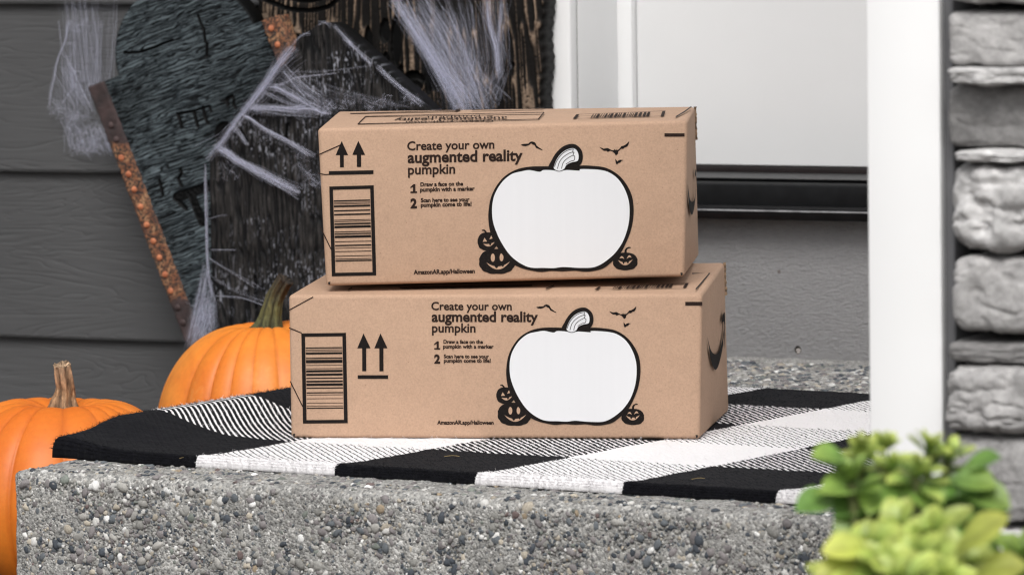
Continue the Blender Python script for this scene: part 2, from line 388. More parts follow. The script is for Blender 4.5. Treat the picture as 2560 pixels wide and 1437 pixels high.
# ------------------------------------------------------------------ doormat
RA = rad(-33.2); RU = np.array([math.cos(RA), math.sin(RA), 0]); RV = np.array([-math.sin(RA), math.cos(RA), 0])
CELL = .1665; RW, RD, RT = CELL*7, CELL*5, .009
R0 = on_z(128, 1146, 0.0)
def rug_lift(u, v):
    return .0245*np.exp(-(u/.068)**2)*sstep(-.01, .12, v)*(1-.35*sstep(.45, .8, v))
t = NT('buffalo_check_weave')
ua = t.attr('ru'); va = t.attr('rv')
wu = t.math('ADD', ua, t.math('MULTIPLY', t.math('SUBTRACT', t.noise(t.co(), 160, 3), .5), .004))
wv2 = t.math('ADD', va, t.math('MULTIPLY', t.math('SUBTRACT', t.noise(t.co(), 140, 3), .5), .004))
pu = t.math('LESS_THAN', t.math('MODULO', wu, 2*CELL), CELL)            # 1 = black column
pv = t.math('LESS_THAN', t.math('MODULO', wv2, 2*CELL), CELL)           # 1 = black row
dd = on_z(1600, 1228)-on_z(1500, 1180); du, dv = dd @ RU, dd @ RV; L = math.hypot(du, dv)
q = t.math('ADD', t.math('MULTIPLY', ua, dv/L), t.math('MULTIPLY', va, -du/L))
q = t.math('ADD', q, t.math('MULTIPLY', t.math('SUBTRACT', t.noise(t.co(), 90, 2), .5), .0012))
PER = .0062
ph = t.math('PINGPONG', t.math('DIVIDE', q, PER), .5)
brk = t.noise(t.co(), 190, 2)
lb = t.math('LESS_THAN', t.math('ADD', ph, t.math('MULTIPLY', t.math('SUBTRACT', brk, .5), .12)), .115)     # thin black lines
lw_ = t.math('LESS_THAN', t.math('ADD', ph, t.math('MULTIPLY', t.math('SUBTRACT', brk, .5), .12)), .20)     # white lines on black
black = t.mix(t.noise(t.co(), 500, 3), (.0025, .0027, .0036), (.010, .010, .0135)); white = t.mix(t.noise(t.co(), 420, 3), (.75, .73, .74), (.87, .85, .86))
lb = t.math('MULTIPLY', lb, t.math('GREATER_THAN', wv2, .011))
rowA = t.mix(pu, t.mix(lb, white, black), black)
rowB = t.mix(pu, white, t.mix(lw_, black, white))
t.p(Base_Color=t.mix(pv, rowB, rowA), Roughness=.95, Specular_IOR_Level=.08, Sheen_Weight=.03)
b1 = t.bump(t.ramp(ph, [(0, 0), (.3, 1), (.5, 1)]), .35, .0015)
t.bump(t.noise(t.co(), 420, 5, .75), .55, .0014, b1); M_RUG = t.m
nu_, nv_ = 560, 400
def edgey(L, n):
    e = np.array([0, .0006, .0015, .003, .0055, .009]); return np.concatenate([e, np.linspace(.012, L-.012, n), L-e[::-1]])
uu, vv = np.meshgrid(edgey(RW, nu_), edgey(RD, nv_))
de = np.minimum(np.minimum(uu, RW-uu), np.minimum(vv, RD-vv)); eR = .0065
hh = RT*np.sqrt(np.clip(1-(1-np.clip(de/eR, 0, 1))**2, 0, 1))
tex = (vnoise(uu*420, vv*420, 3)-.5)*.0006+(vnoise(uu*90, vv*90, 4)-.5)*.0009
wv_edge = (fbm(uu*14, vv*14, 8)-.5)
P = R0+uu[..., None]*RU+vv[..., None]*RV
ed = np.exp(-(de/.006))
P = P+RV*((vnoise(uu*230, 1.0, 6)-.5)*.0028*ed+wv_edge*.012*np.exp(-vv/.06))[..., None]+RU*((vnoise(3.0, vv*230, 7)-.5)*.003*np.exp(-(np.minimum(uu, RW-uu)/.006)))[..., None]
hh = hh*(1+1.1*np.exp(-(uu/.06)**2-(vv/.05)**2)+.25*np.exp(-(vv/.03)**2))
P[..., 2] += .0008+hh+tex*np.clip(de/.004, 0, 1)+rug_lift(uu, vv)
ny, nx = uu.shape
bot = P.copy(); bot[..., 2] = .0005+rug_lift(uu, vv)
# underside: coarse copy of border only
top_f = gridfaces(ny, nx)
mk_r = mk('doormat', P.reshape(-1, 3), [top_f], M_RUG, None, smooth=True, attrs={'ru': np.maximum(uu.ravel()-.0155, 1e-5), 'rv': vv.ravel()+1e-5}, base=R0)
sol = mk_r.modifiers.new('solid', 'SOLIDIFY'); sol.thickness = .0007; sol.offset = -1
def rug_fuzz(n, u, v, hl, lean=None):
    i = np.clip(np.searchsorted(uu[0], u), 0, nx-1); j = np.clip(np.searchsorted(vv[:, 0], v), 0, ny-1)
    b = P[j, i]; dr = RNG.normal(0, 1, (n, 3)); dr[:, 2] = np.abs(dr[:, 2])*.55
    if lean is not None: dr = dr*.7+lean
    dr /= np.linalg.norm(dr, axis=1, keepdims=True); L_ = hl*RNG.uniform(.4, 1.3, n)[:, None]
    k = RNG.normal(0, .35, (n, 3))
    pth = np.stack([b, b+dr*L_*.5+k*L_*.12, b+dr*L_*.9+k*L_*.5], 1)
    return pth, u, v
fz = [rug_fuzz(26000, RNG.uniform(0, RW*.95, 26000), RNG.uniform(0, RD, 26000), .0035), rug_fuzz(11000, RNG.uniform(0, RW*.95, 11000), np.abs(RNG.normal(0, .002, 11000)), .0032, -RV*1.0), rug_fuzz(4000, np.abs(RNG.normal(0, .002, 4000)), RNG.uniform(0, RD, 4000), .0032, -RU*1.0+np.array([0, 0, .5]))]
fP = np.concatenate([f[0] for f in fz]); fV, fF = tubes(fP, .00011, 3)
tag(mk('fuzz', fV, [fF], M_RUG, mk_r, attrs={'ru': np.maximum(np.repeat(np.concatenate([f[1] for f in fz]), 9)-.0155, 1e-5), 'rv': np.repeat(np.concatenate([f[2] for f in fz]), 9)+1e-5}), kind='stuff')
tag(mk_r, 'black and white buffalo check woven doormat on the concrete step', 'doormat')

# ------------------------------------------------------------------ cardboard boxes
def smoothpoly(pts, k=5, closed=True):
    P = np.array(pts, float); n = len(P); out = []
    rng = range(n) if closed else range(n-1)
    for i in rng:
        p0, p1, p2, p3 = (P[(i+j) % n] for j in (-1, 0, 1, 2)) if closed else (P[max(i-1, 0)], P[i], P[i+1], P[min(i+2, n-1)])
        for s in range(k):
            u = s/k; out.append(.5*((2*p1)+(-p0+p2)*u+(2*p0-5*p1+4*p2-p3)*u*u+(-p0+3*p1-3*p2+p3)*u**3))
    if not closed: out.append(P[-1])
    return np.array(out)
class Sheet:
    """gathers flat printed shapes given in picture points and lays them on one plane of a box"""
    def __init__(s, p, n, lift): s.p, s.n, s.lift = np.asarray(p), np.asarray(n), lift; s.V, s.F = [], []
    def poly(s, pts):
        pts = np.asarray(pts, float); V = on_plane(pts[:, 0], pts[:, 1], s.p, s.n)+s.n*s.lift
        o = len(s.V); s.V += list(V)
        for tri in tessellate_polygon([[Vector((a, -b, 0)) for a, b in pts]]): s.F.append([o+k for k in tri])
    def mesh(s, pts, faces):
        pts = np.asarray(pts, float); V = on_plane(pts[:, 0], pts[:, 1], s.p, s.n)+s.n*s.lift
        o = len(s.V); s.V += list(V); s.F += [[o+k for k in f] for f in faces]
    def line(s, pts, wd):
        pts = np.asarray(pts, float)
        for a, b in zip(pts[:-1], pts[1:]):
            d = (b-a)/(np.linalg.norm(b-a)+1e-9); q = np.array([-d[1], d[0]])*wd/2; e = d*wd*.2
            s.poly([a-e+q, b+e+q, b+e-q, a-e-q])
    def build(s, name, mat, parent):
        V = np.array(s.V); Fo = []
        for f in s.F:
            nn = np.cross(V[f[1]]-V[f[0]], V[f[2]]-V[f[0]]); Fo.append(f if nn @ s.n > 0 else f[::-1])
        return mk(name, V, Fo, mat, parent)
_tc = {}
def glyphs(body, bold):
    k = (body, bold)
    if k not in _tc:
        cu = bpy.data.curves.new('txt', 'FONT'); cu.body = body; cu.size = 1; cu.resolution_u = 3; cu.offset = bold; cu.fill_mode = 'FRONT'
        ob = bpy.data.objects.new('txt', cu); COL.objects.link(ob)
        dg = bpy.context.evaluated_depsgraph_get(); me = ob.evaluated_get(dg).to_mesh()
        V = np.array([v.co[:2] for v in me.vertices]); Fc = [list(p.vertices) for p in me.polygons]
        ob.evaluated_get(dg).to_mesh_clear(); bpy.data.objects.remove(ob); bpy.data.curves.remove(cu)
        _tc[k] = (V, Fc)
    return _tc[k]
def c4(pts): return [(x/3.124+1180, y/3.124+260+.02*(x/3.124+1180-1250)) for x, y in pts]
def c3(pts): return [(x/3.123+780, y/3.124+260) for x, y in pts]
def c6(pts): return [(x/3.4217+700, y/3.4217+700) for x, y in pts]
def c7(pts): return [(x/2.994+1220, y/2.994+640) for x, y in pts]
def c8(pts): return [(x/2.875+1660, y/2.875+620) for x, y in pts]
OUT = [(620,487),(540,487),(440,491),(340,515),(250,570),(185,650),(145,740),(130,830),(128,900),(140,990),(165,1060),(205,1130),(260,1200),(330,1255),(400,1285),(470,1301),(540,1311),(620,1303),(710,1306),(800,1301),(880,1309),(950,1303),(1030,1280),(1100,1225),(1160,1165),(1205,1080),(1240,990),(1260,890),(1262,800),(1250,720),(1220,650),(1170,580),(1110,530),(1040,497),(960,485),(880,480),(830,482)]
STEMO = [(600,500),(622,440),(655,385),(700,340),(750,316),(800,314),(840,340),(861,375),(866,420),(855,460),(830,487),(760,520),(690,530)]
INN = [(385,527),(450,517),(528,530),(560,516),(640,519),(682,528),(740,516),(838,521),(850,509),(980,513),(1060,530),(1130,575),(1180,640),(1215,720),(1230,800),(1228,900),(1210,990),(1175,1080),(1120,1160),(1060,1215),(1000,1255),(940,1276),(860,1279),(800,1277),(710,1272),(640,1281),(560,1279),(480,1279),(420,1265),(350,1225),(290,1170),(235,1090),(195,1010),(165,920),(157,830),(165,750),(190,680),(240,605),(310,548)]
STEMI = [(636,495),(655,440),(690,390),(735,357),(785,343),(815,355),(832,385),(835,420),(825,447),(780,458),(740,478),(722,508),(682,525),(645,512)]
STEML = [[(645,490),(662,445),(697,397),(745,363),(792,352)],[(668,505),(685,450),(720,410),(765,382),(795,376)],[(700,505),(712,460),(745,425),(790,400)],[(792,352),(786,378),(797,378),(790,400),(803,410),(797,440),(770,448),(735,470)]]
BAT1 = [(380,318),(410,312),(440,311),(452,298),(467,293),(485,298),(494,303),(507,328),(530,345),(552,358),(545,361),(500,343),(488,322),(475,318),(462,308),(445,322),(420,330),(396,328)]
BAT2 = [(995,337),(1030,350),(1052,345),(1063,345),(1072,352),(1095,363),(1110,361),(1115,350),(1121,361),(1127,361),(1132,350),(1136,363),(1150,352),(1167,330),(1180,328),(1200,318),(1228,291),(1222,318),(1212,334),(1192,341),(1180,352),(1165,350),(1142,372),(1140,390),(1124,402),(1112,385),(1098,372),(1080,366),(1060,375),(1050,366),(1030,366),(1015,356)]
BAT3 = [(1119,427),(1130,442),(1137,450),(1143,441),(1160,436),(1182,439),(1166,446),(1158,458),(1145,462),(1132,473),(1124,466),(1120,445)]
def jack(cx, cy, rx, ry, lobes):
    a = np.linspace(0, 2*math.pi, 72, endpoint=False); e = .035*np.abs(np.sin(a*lobes/2))*(np.sin(a) > -.2)
    sq = 1+.06*np.cos(2*a)**2
    pw = lambda t_: math.copysign(abs(t_)**.82, t_)
    return [(cx+rx*(1+e[i])*pw(math.cos(a[i])), cy+ry*(1+e[i])*pw(math.sin(a[i]))) for i in range(72)]
def ell(cx, cy, rx, ry): a = np.linspace(0, 6.283, 20, endpoint=False); return [(cx+rx*math.cos(t_), cy+ry*math.sin(t_)) for t_ in a]
def smile(x0, y0, x1, y1, d1, d2, teeth=()):
    lo = [(x0+(x1-x0)*s, y0+(y1-y0)*s+d1*4*s*(1-s)) for s in np.linspace(0, 1, 13)]
    hi = [(x0+(x1-x0)*s, y0+(y1-y0)*s+d2*4*s*(1-s)-(14 if any(abs(s-q) < .05 for q in teeth) else 0)*-1) for s in np.linspace(1, 0, 21)]
    return lo+hi[1:-1]
TEXTS = [('Create your own', .023, 1018, 1236, 371.2, 1.0), ('augmented reality', .030, 1019, 1307, 402.6, 1.0), ('pumpkin', .023, 1020, 1138, 431.5, 1.0),
         ('2', .05, 1026, 1046, 515.5, None), ('Draw a face on the', .040, 1051, 1158, 462, 1.02), ('pumpkin with a marker', .040, 1050, 1187, 475, 1.02),
         ('Scan here to see your', .040, 1052, 1174, 501.5, 1.02), ('pumpkin come to life!', .040, 1052, 1179, 513.3, 1.02), ('AmazonAR.app/Halloween', .040, 1034, 1187, 681.2, 1.1)]
BARS = [(755,10),(770,4),(780,4),(797,14),(832,10),(862,12),(905,5),(917,4),(935,12),(958,18),(997,6),(1013,9),(1035,18),(1073,5),(1103,10),(1123,4),(1150,5),(1185,5),(1208,5),(1222,10)]
BARS2 = [(580,9),(596,4),(608,4),(627,16),(668,9),(683,4),(698,22),(728,4),(757,5),(778,18),(808,18),(838,9),(866,14),(893,20),(922,9),(962,9),(980,4),(1012,4),(1050,4),(1075,4),(1093,9)]
def rectq(q): return [q[0], q[1], q[2], q[3]]
def quadmap(q):
    q = np.array(q, float)
    return lambda a, b: q[0]*(1-a)*(1-b)+q[1]*a*(1-b)+q[2]*a*b+q[3]*(1-a)*b     # 0 tl 1 tr 2 br 3 bl

def cardboard_box(label, fq, ang, base_z, depth, tb, M, barq, bars, arrows, thin, mark, topmarks, smileup, slit):
    """fq: front face corners tl,tr,br,bl ; tb: back corners tl,tr,br ; M: rectified print point -> picture point"""
    n = np.array([math.sin(ang), -math.cos(ang), 0])             # outward, towards the camera
    p0 = on_z(*fq[3], base_z)
    fr = [on_plane(np.array(x), np.array(y), p0, n) for x, y in fq]
    pb = p0-n*depth
    bk = [on_plane(np.array(x), np.array(y), pb, n) for x, y in tb]
    bl = bk[0]+(fr[3]-fr[0])
    root = thing('cardboard_box', (fr[3]+fr[2])/2, label, 'box', 'printed cardboard parcels stacked on the doormat')
    V8 = [fr[3], fr[2], bk[2], bl, fr[0], fr[1], bk[1], bk[0]]
    hexa('carton', V8, M_CARD, root, .0042, 4)
    lay = lambda k: Sheet(p0, n, .0002+.00022*k)
    for body, bold, x0, x1, yb, hsc in TEXTS:
        V, Fc = glyphs(body, bold); xm, xM = V[:, 0].min(), V[:, 0].max(); sc = (x1-x0)/(xM-xm) if hsc else 31.0
        sy = 32.5 if hsc is None else sc*hsc; s = lay(1)
        s.mesh([M(x0+(a-xm)*sc, yb-b*sy) for a, b in V], Fc)
        s.build('printed_text', M_INK2, root)
    s = lay(1); s.poly([M(x, y) for x, y in ((1026, 463), (1034, 456), (1038.5, 456), (1038.5, 474.3), (1042.5, 474.3), (1042.5, 478.6), (1026, 478.6), (1026, 474.3), (1032.5, 474.3), (1032.5, 462.8), (1026, 466.5))]); s.build('printed_text', M_INK2, root)
    for a in arrows:
        s = lay(1); s.poly(a); s.build('arrow_symbol' if len(a) > 4 else 'arrow_bar', M_INK, root)
    qm = quadmap(barq); s = lay(1)
    tx, ty = .082, .038
    for a0, a1, b0, b1 in ((0, 1, 0, ty), (0, 1, 1-ty, 1), (0, tx, ty, 1-ty), (1-tx, 1, ty, 1-ty)):
        s.poly([qm(a0, b0), qm(a1, b0), qm(a1, b1), qm(a0, b1)])
    for b, h_ in bars: s.poly([qm(tx+.01, b-h_/2), qm(1-tx-.01, b-h_/2), qm(1-tx-.01, b+h_/2), qm(tx+.01, b+h_/2)])
    s.build('barcode', M_INK, root)
    for l in thin:
        s = lay(1); s.line(l, 2.6); s.build('printed_line', M_INK2, root)
    s = lay(1); s.poly(mark); s.build('edge_mark', M_INK2, root)
    # pumpkin drawing
    mm = lambda pts: [M(x, y) for x, y in pts]
    s = lay(2); s.poly(mm(smoothpoly(c4(OUT), 4))); s.build('pumpkin_outline', M_INK, root)
    s = lay(3); s.poly(mm(smoothpoly(c4(STEMO), 4))); so = s.build('stem_outline', M_INK, root)
    s = lay(4); s.poly(mm(smoothpoly(c4(INN), 4))); s.build('blank_pumpkin', M_WHITEP, root)
    s = lay(5); s.poly(mm(smoothpoly(c4(STEMI), 4))); st = s.build('stem_drawing', M_WHITEP, root)
    s = lay(6)
    for l in STEML: s.line(mm(smoothpoly(c4(l), 3, False)), 1.5)
    s.line(mm(smoothpoly(c4(STEMI+STEMI[:1]), 3, False)), 1.3)
    s.build('stem_lines', M_INK, st)
    for b_ in (BAT1, BAT2, BAT3):
        s = lay(1); s.poly(mm(c4(b_))); s.build('bat', M_INK, root)
    def jk(shapes, face):
        s = lay(1)
        for q in shapes: s.poly(mm(c4(q)))
        j = s.build('jack_o_lantern', M_INK, root)
        s = lay(1.6)
        for q in face: s.poly(mm(c4(q)))
        s.build('carved_face', M_CARD, j)
    curl = lambda pts, wd: [tuple(np.array(p)+np.array([-wd, 0])) for p in pts]+[tuple(np.array(p)+np.array([wd, wd*.8])) for p in pts[::-1]]
    jk([jack(196, 1228, 138, 97, 12)], [ell(163, 1200, 16, 32), ell(231, 1197, 15, 31), smile(112, 1236, 298, 1228, 60, 36, (.4, .7))])
    jk([jack(121, 1072, 75, 70, 9), [(104,1012),(101,1000),(92,992),(78,990),(76,982),(96,980),(110,990),(117,1004),(118,1014)]], [[(84,1076),(118,1074),(98,1044)], [(136,1056),(164,1048),(151,1026)], smile(88, 1090, 180, 1074, 30, 10, (.6,))])
    jk([jack(1197, 1228, 95, 68, 10), [(1190,1160),(1192,1140),(1204,1124),(1224,1115),(1241,1118),(1238,1125),(1218,1128),(1208,1142),(1208,1160)]], [smile(1152, 1208, 1190, 1212, -22, -8), smile(1208, 1210, 1246, 1200, -24, -8), smile(1140, 1218, 1256, 1212, 44, 20, (.35, .65))])
    # right end: curved arrow mark and corrugated rim
    e = unit(bk[2]-fr[2]); nr = unit(np.cross(e, np.array([0, 0, 1.]))); nr = nr if nr[0] > 0 else -nr
    pr_ = (fr[1]+fr[2]+bk[1]+bk[2])/4
    nr = unit(np.cross(bk[1]-fr[2], fr[1]-bk[2])); nr = nr if nr[0] > 0 else -nr
    s = Sheet(pr_, nr, .0013)
    for q in smileup: s.poly(smoothpoly(q, 3))
    s.build('curved_arrow_mark', M_INK, root)
    # top prints
    nt_ = unit(np.cross(fr[1]-fr[0], bk[0]-fr[0])); nt_ = nt_ if nt_[2] > 0 else -nt_
    s = Sheet((fr[0]+fr[1]+bk[0]+bk[1])/4, nt_, .0012)
    for kind, d in topmarks:
        if kind == 'line': s.line(*d)
        elif kind == 'bar':
            qm = quadmap(d); r_ = random.Random(3)
            for a0, a1, b0, b1 in ((0, 1, 0, .06), (0, 1, .94, 1), (0, .035, .06, .94), (.965, 1, .06, .94)):
                s.poly([qm(a0, b0), qm(a1, b0), qm(a1, b1), qm(a0, b1)])
            a = .19
            while a < .83:
                wv_ = r_.choice((.008, .012, .02, .03)); s.poly([qm(a, .1), qm(a+wv_, .1), qm(a+wv_, .9), qm(a, .9)]); a += wv_+r_.choice((.008, .012, .018))
        else:
            body, bold, q = d; V, Fc = glyphs(body, bold); qm = quadmap(q)
            mx = V.max(0); mn = np.array([V[:, 0].min(), -.22]); 
            s.mesh([qm((a-mn[0])/(mx[0]-mn[0]), 1-(b-mn[1])/(.8-mn[1])) for a, b in V], Fc)
    s.build('top_print', M_INK2, root)
    s = Sheet((fr[0]+fr[1]+bk[0]+bk[1])/4, nt_, .0016)
    for l, wd in slit: s.line(l, wd)
    if slit: s.build('flap_slit', M_GAP, root)
    # corner gaps
    for (x, y), sg in ((fq[3], 1), (fq[2], -1)):
        s = lay(.5); x, y = x+sg*5, y-7
        s.poly([(x, y-3), (x+sg*6, y-4), (x+sg*5, y+4), (x+sg*1, y+3)])
        s.build('corner_gap', M_GAP, root)
    # corrugated end rim at the far upright edge
    ax = bk[1]; bx_ = bk[1]*.78+bk[2]*.22
    m_ = 22; zs = np.linspace(0, 1, m_); V = []
    for i, q in enumerate(zs):
        c_ = ax*(1-q)+bx_*q; jx = .0012*(random.random()-.3)
        for du_, dn_ in ((-.004, -.001), (-.004, .0016+jx), (.0006, .0016+jx), (.0006, -.001)): V.append(c_+e*du_+nr*dn_)
    mk('corrugated_rim', V, [gridfaces(m_, 4, 0, True), np.array([[0, 1, 2, 3], [m_*4-1, m_*4-2, m_*4-3, m_*4-4]])], M_CORR, root)
    return root, fr, bk

LM = lambda x, y: (1265.8+(x-1221)*.9242, 814+(y-413.6)*.921+.002*(x-1250))
UM = lambda x, y: (x, y-.02*(x-1250))
def nb(bars, y0, y1): return [((b-y0)/(y1-y0), h/(y1-y0)) for b, h in bars]
arrow = lambda tip, x0, x1, yb, s0, s1, ye: [(tip[0], tip[1]), (x1, yb), (s1, yb), (s1+1, ye), (s0+1, ye), (s0, yb), (x0, yb)]
rc = lambda x0, x1, y0, y1: [(x0, y0), (x1, y0), (x1, y1), (x0, y1)]
low, lfr, lbk = cardboard_box('lower and wider cardboard box, standing on the doormat and carrying another box', [(721, 737), (1756, 735), (1750, 1097), (727, 1094)], rad(-9.5), RT+.001, .262,
    [(838, 668), (1811, 656), (1822, 1029)], LM,
    c6([(183, 455), (565, 450), (580, 1222), (197, 1225)]), nb(BARS2, 455, 1223),
    [c6(arrow((715, 455), 662, 775, 582, 703, 738, 778)), c6(arrow((860, 455), 808, 920, 582, 850, 885, 778)), c6(rc(665, 925, 812, 843))],
    [c6([(75, 258), (283, 145)]), c6([(78, 407), (185, 452)]), c6([(88, 865), (195, 1080)])], c7(rc(1477, 1605, 342, 370)),
    [('bar', [(1495.6, 719.5), (1722, 710), (1715, 721), (1486, 726)]), ('line', ([(870, 727), (880, 722)], 2.5)), ('line', ([(1000, 722), (1330, 716)], 2.5)), ('line', ([(1365, 724), (1385, 716)], 2.5))],
    [c8([(303,640),(312,700),(325,790),(343,850),(362,874),(382,845),(402,770),(416,690),(422,590),(412,650),(400,705),(385,745),(362,762),(340,752),(322,715)]), c8([(406,542),(412,490),(424,460),(430,490),(430,600),(428,725),(424,620),(424,545),(416,528)])],
    [(c8([(230, 305), (328, 192)]), 3), (c8([(328, 192), (318, 182), (262, 186), (205, 192)]), 4), (c8([(205, 148), (265, 138), (298, 132)]), 3)])
zt = float(np.mean([lfr[0][2], lfr[1][2]]))
up, ufr, ubk = cardboard_box('upper cardboard box, stacked on top of the other box in front of the door', [(794, 321), (1719, 301), (1712, 692), (815, 715)], rad(-3), zt+.007, .255,
    [(843, 279), (1737, 267), (1747, 642)], UM,
    c3([(135, 645), (482, 635), (502, 1338), (155, 1345)]), nb(BARS, 641, 1341),
    [c3(arrow((232, 290), 185, 282, 400, 218, 248, 495)), c3(arrow((362, 288), 315, 415, 398, 350, 383, 492)), c3([(132, 525), (480, 518), (480, 548), (132, 555)])],
    [c3([(45, 400), (225, 320)]), c3([(48, 540), (100, 552), (135, 550)]), c3([(65, 960), (150, 1135)])], [(x/3.124+1180, y/3.124+260) for x, y in rc(1503, 1660, 230, 256)],
    [('bar', [(1441, 289), (1664, 280), (1659.5, 293.6), (1432, 300)]), ('line', ([(895, 313), (914, 294)], 2.2)), ('line', ([(914, 294), (1360, 284)], 1.6)), ('line', ([(1360, 284), (1346, 301)], 2.6)), ('line', ([(1346, 301), (895, 313)], 1.6)),
     ('line', ([(876, 287), (1140, 279.5)], 1.6)), ('line', ([(1140, 279), (1150, 276.5)], 4)), ('line', ([(1180, 278), (1360, 273)], 1.4)),
     ('text', ('augmented reality', .012, [(1268, 303), (983, 306), (990, 296), (1268, 292)])), ('text', ('Create your own', .0, [(1232, 309), (1012, 311), (1016, 304), (1234, 301)])), ('text', ('pumpkin', .0, [(1200, 297), (1068, 300), (1070, 292), (1200, 290)]))],
    [[(x/3.124+1180, y/3.124+260) for x, y in q] for q in ([(1675,625),(1680,740),(1690,820),(1708,868),(1725,815),(1737,700),(1742,575),(1736,690),(1725,748),(1708,766),(1690,735)], [(1731,550),(1735,520),(1739,508),(1742,560),(1741,620),(1738,570)])],
    [([(1690, 296), (1712, 283), (1728, 271)], 3)])

# ------------------------------------------------------------------ pumpkins
def pumpkin_mat(name, c0, c1, c2):
    t = NT(name); c = t.co()
    f = t.noise(c, 7, 5, .6, .4); rb = t.attr('rib'); fi = t.noise(c, 160, 4, .65)
    cc = t.ramp(f, [(.32, c0), (.5, c1), (.7, c2)])
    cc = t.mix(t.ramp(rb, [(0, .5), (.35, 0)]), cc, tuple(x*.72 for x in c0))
    cc = t.mix(t.ramp(t.noise(t.co(scale=(1, 1, .8)), 16, 4, .6, .5), [(.60, 0), (.72, .45)]), cc, (.44, .10, .015))
    cc = t.mix(1, t.ramp(fi, [(.3, .93), (.7, 1.06)]), cc, 'MULTIPLY')
    cc = t.mix(t.ramp(t.voro(t.co(scale=(1, 1, .7)), 34), [(.02, .6), (.05, 0)]), cc, (.30, .12, .03)); cc = t.mix(t.ramp(t.noise(c, 21, 4, .7), [(.62, 0), (.75, .35)]), cc, (.80, .36, .10))
    t.p(Base_Color=cc, Roughness=.48, Specular_IOR_Level=.35, Subsurface_Weight=.06, Subsurface_Radius=(.01, .004, .001)); t.bump(t.noise(c, 90, 4), .12, .002); return t.m
def stem_mat(name, lo, mid, hi):
    t = NT(name); c = t.co(); h = t.attr('h'); rg = t.attr('rib')
    cc = t.ramp(h, [(0, lo), (.45, mid), (1, hi)])
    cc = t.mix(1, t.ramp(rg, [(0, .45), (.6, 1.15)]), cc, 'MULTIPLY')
    cc = t.mix(1, t.ramp(t.noise(t.co(scale=(1, 1, .3)), 260, 5, .7), [(.3, .35), (.7, 1.8)]), cc, 'MULTIPLY')
    t.p(Base_Color=cc, Roughness=.8); t.bump(t.noise(t.co(scale=(1, 1, .25)), 300, 4), .8, .002); return t.m
def pumpkin(label, c, R, Hh, nrib, tilt, mats, spine, r0, r1, seed, flare=1.0, dipk=.1):
    """c: centre of base on the ground"""
    root = thing('pumpkin', c, label, 'pumpkin', 'pumpkins beside the porch step')
    nph, nth = 120, 480
    phi = np.linspace(0, math.pi, nph)[:, None]; th_ = np.linspace(0, 2*math.pi, nth, endpoint=False)[None]
    tw = th_+.10*np.sin(th_*3+seed)+.06*np.sin(th_*5+seed*2)
    rb = np.abs(np.sin(tw*nrib/2+seed)); rb2 = rb**.55
    amp = .062*(.6+.4*np.sin(th_*4+seed))
    r = np.abs(np.sin(phi))**.80
    prof = r*(1-amp*(1-rb2)*np.sin(phi)**.5)
    x = R*prof*np.cos(th_); y = R*prof*np.sin(th_)
    z = Hh/2+Hh/2*np.sign(np.cos(phi))*np.abs(np.cos(phi))**1.02*(1-.02*(1-rb2))
    dip = dipk*Hh*np.exp(-(r/.30)**2)
    z = z-dip*(phi < 1.57)+dip*.8*(phi >= 1.57)+.012*Hh*np.sin(th_*2+seed)*r
    z = np.maximum(z, 0.0)
    V = np.stack([x, y, z+0*x], -1).reshape(-1, 3)
    ct, st_ = math.cos(tilt), math.sin(tilt)
    V = np.stack([V[:, 0]*ct+V[:, 2]*st_, V[:, 1], -V[:, 0]*st_+V[:, 2]*ct], -1); V[:, 2] -= V[:, 2].min()
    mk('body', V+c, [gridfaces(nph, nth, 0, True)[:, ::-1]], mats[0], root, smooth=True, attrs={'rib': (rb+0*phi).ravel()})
    sp = smoothpoly(spine, 8, False); m = len(sp); ns = 60
    tt = np.linspace(0, 1, m); TT = np.gradient(sp, axis=0); TT /= np.linalg.norm(TT, axis=1, keepdims=True)
    A_ = np.cross(TT, [0, 1, 0]); A_ /= np.linalg.norm(A_, axis=1, keepdims=True); B_ = np.cross(TT, A_)
    al = np.linspace(0, 2*math.pi, ns, endpoint=False)
    rr = r1+(r0-r1)*np.exp(-tt*4.2*flare); 
    ridge = np.cos(al[None]*6+tt[:, None]*1.6+seed)
    rr2 = rr[:, None]*(1+.15*ridge*(1-.62*tt[:, None])+.07*np.cos(al[None]*13+seed)+(vnoise(al[None]*4, tt[:, None]*9, seed)-.5)*.16)
    rr2 = rr2*(1+.35*np.maximum(0, ridge)*np.exp(-tt*14)[:, None])
    V = sp[:, None]+A_[:, None]*(rr2*np.cos(al))[..., None]+B_[:, None]*(rr2*np.sin(al))[..., None]
    V[-1] += (RNG.random((ns, 3))-.5)*.003
    VV = np.concatenate([V.reshape(-1, 3), [sp[-1]-TT[-1]*.004]])
    Fq = gridfaces(m, ns, 0, True); cap = np.array([[(m-1)*ns+i, (m-1)*ns+(i+1) % ns, m*ns] for i in range(ns)])
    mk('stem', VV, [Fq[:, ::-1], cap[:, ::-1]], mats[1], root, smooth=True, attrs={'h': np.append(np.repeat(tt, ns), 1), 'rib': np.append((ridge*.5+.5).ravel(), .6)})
    return root
Y1 = 6.16; s1 = on_y(158, 1032, Y1); c1 = np.array([s1[0]-.004, Y1, GZ])
sp1 = [on_y(158, 1040, Y1), on_y(160, 1005, Y1), on_y(163, 975, Y1), on_y(160, 945, Y1-.004), on_y(155, 910, Y1-.008)]
PM1 = pumpkin_mat('pumpkin_skin', (.56, .125, .012), (.64, .17, .017), (.72, .22, .028))
PM2 = pumpkin_mat('pumpkin_skin_bright', (.58, .145, .014), (.68, .205, .024), (.76, .28, .045))
pumpkin('pumpkin with a straight tan stem at the lower left beside the concrete step', c1, .130, .2185, 19, .02,
        (PM1, stem_mat('dry_tan_stem', (.11, .075, .045), (.26, .15, .075), (.36, .24, .15))), sp1, .0215, .0085, 2.0)
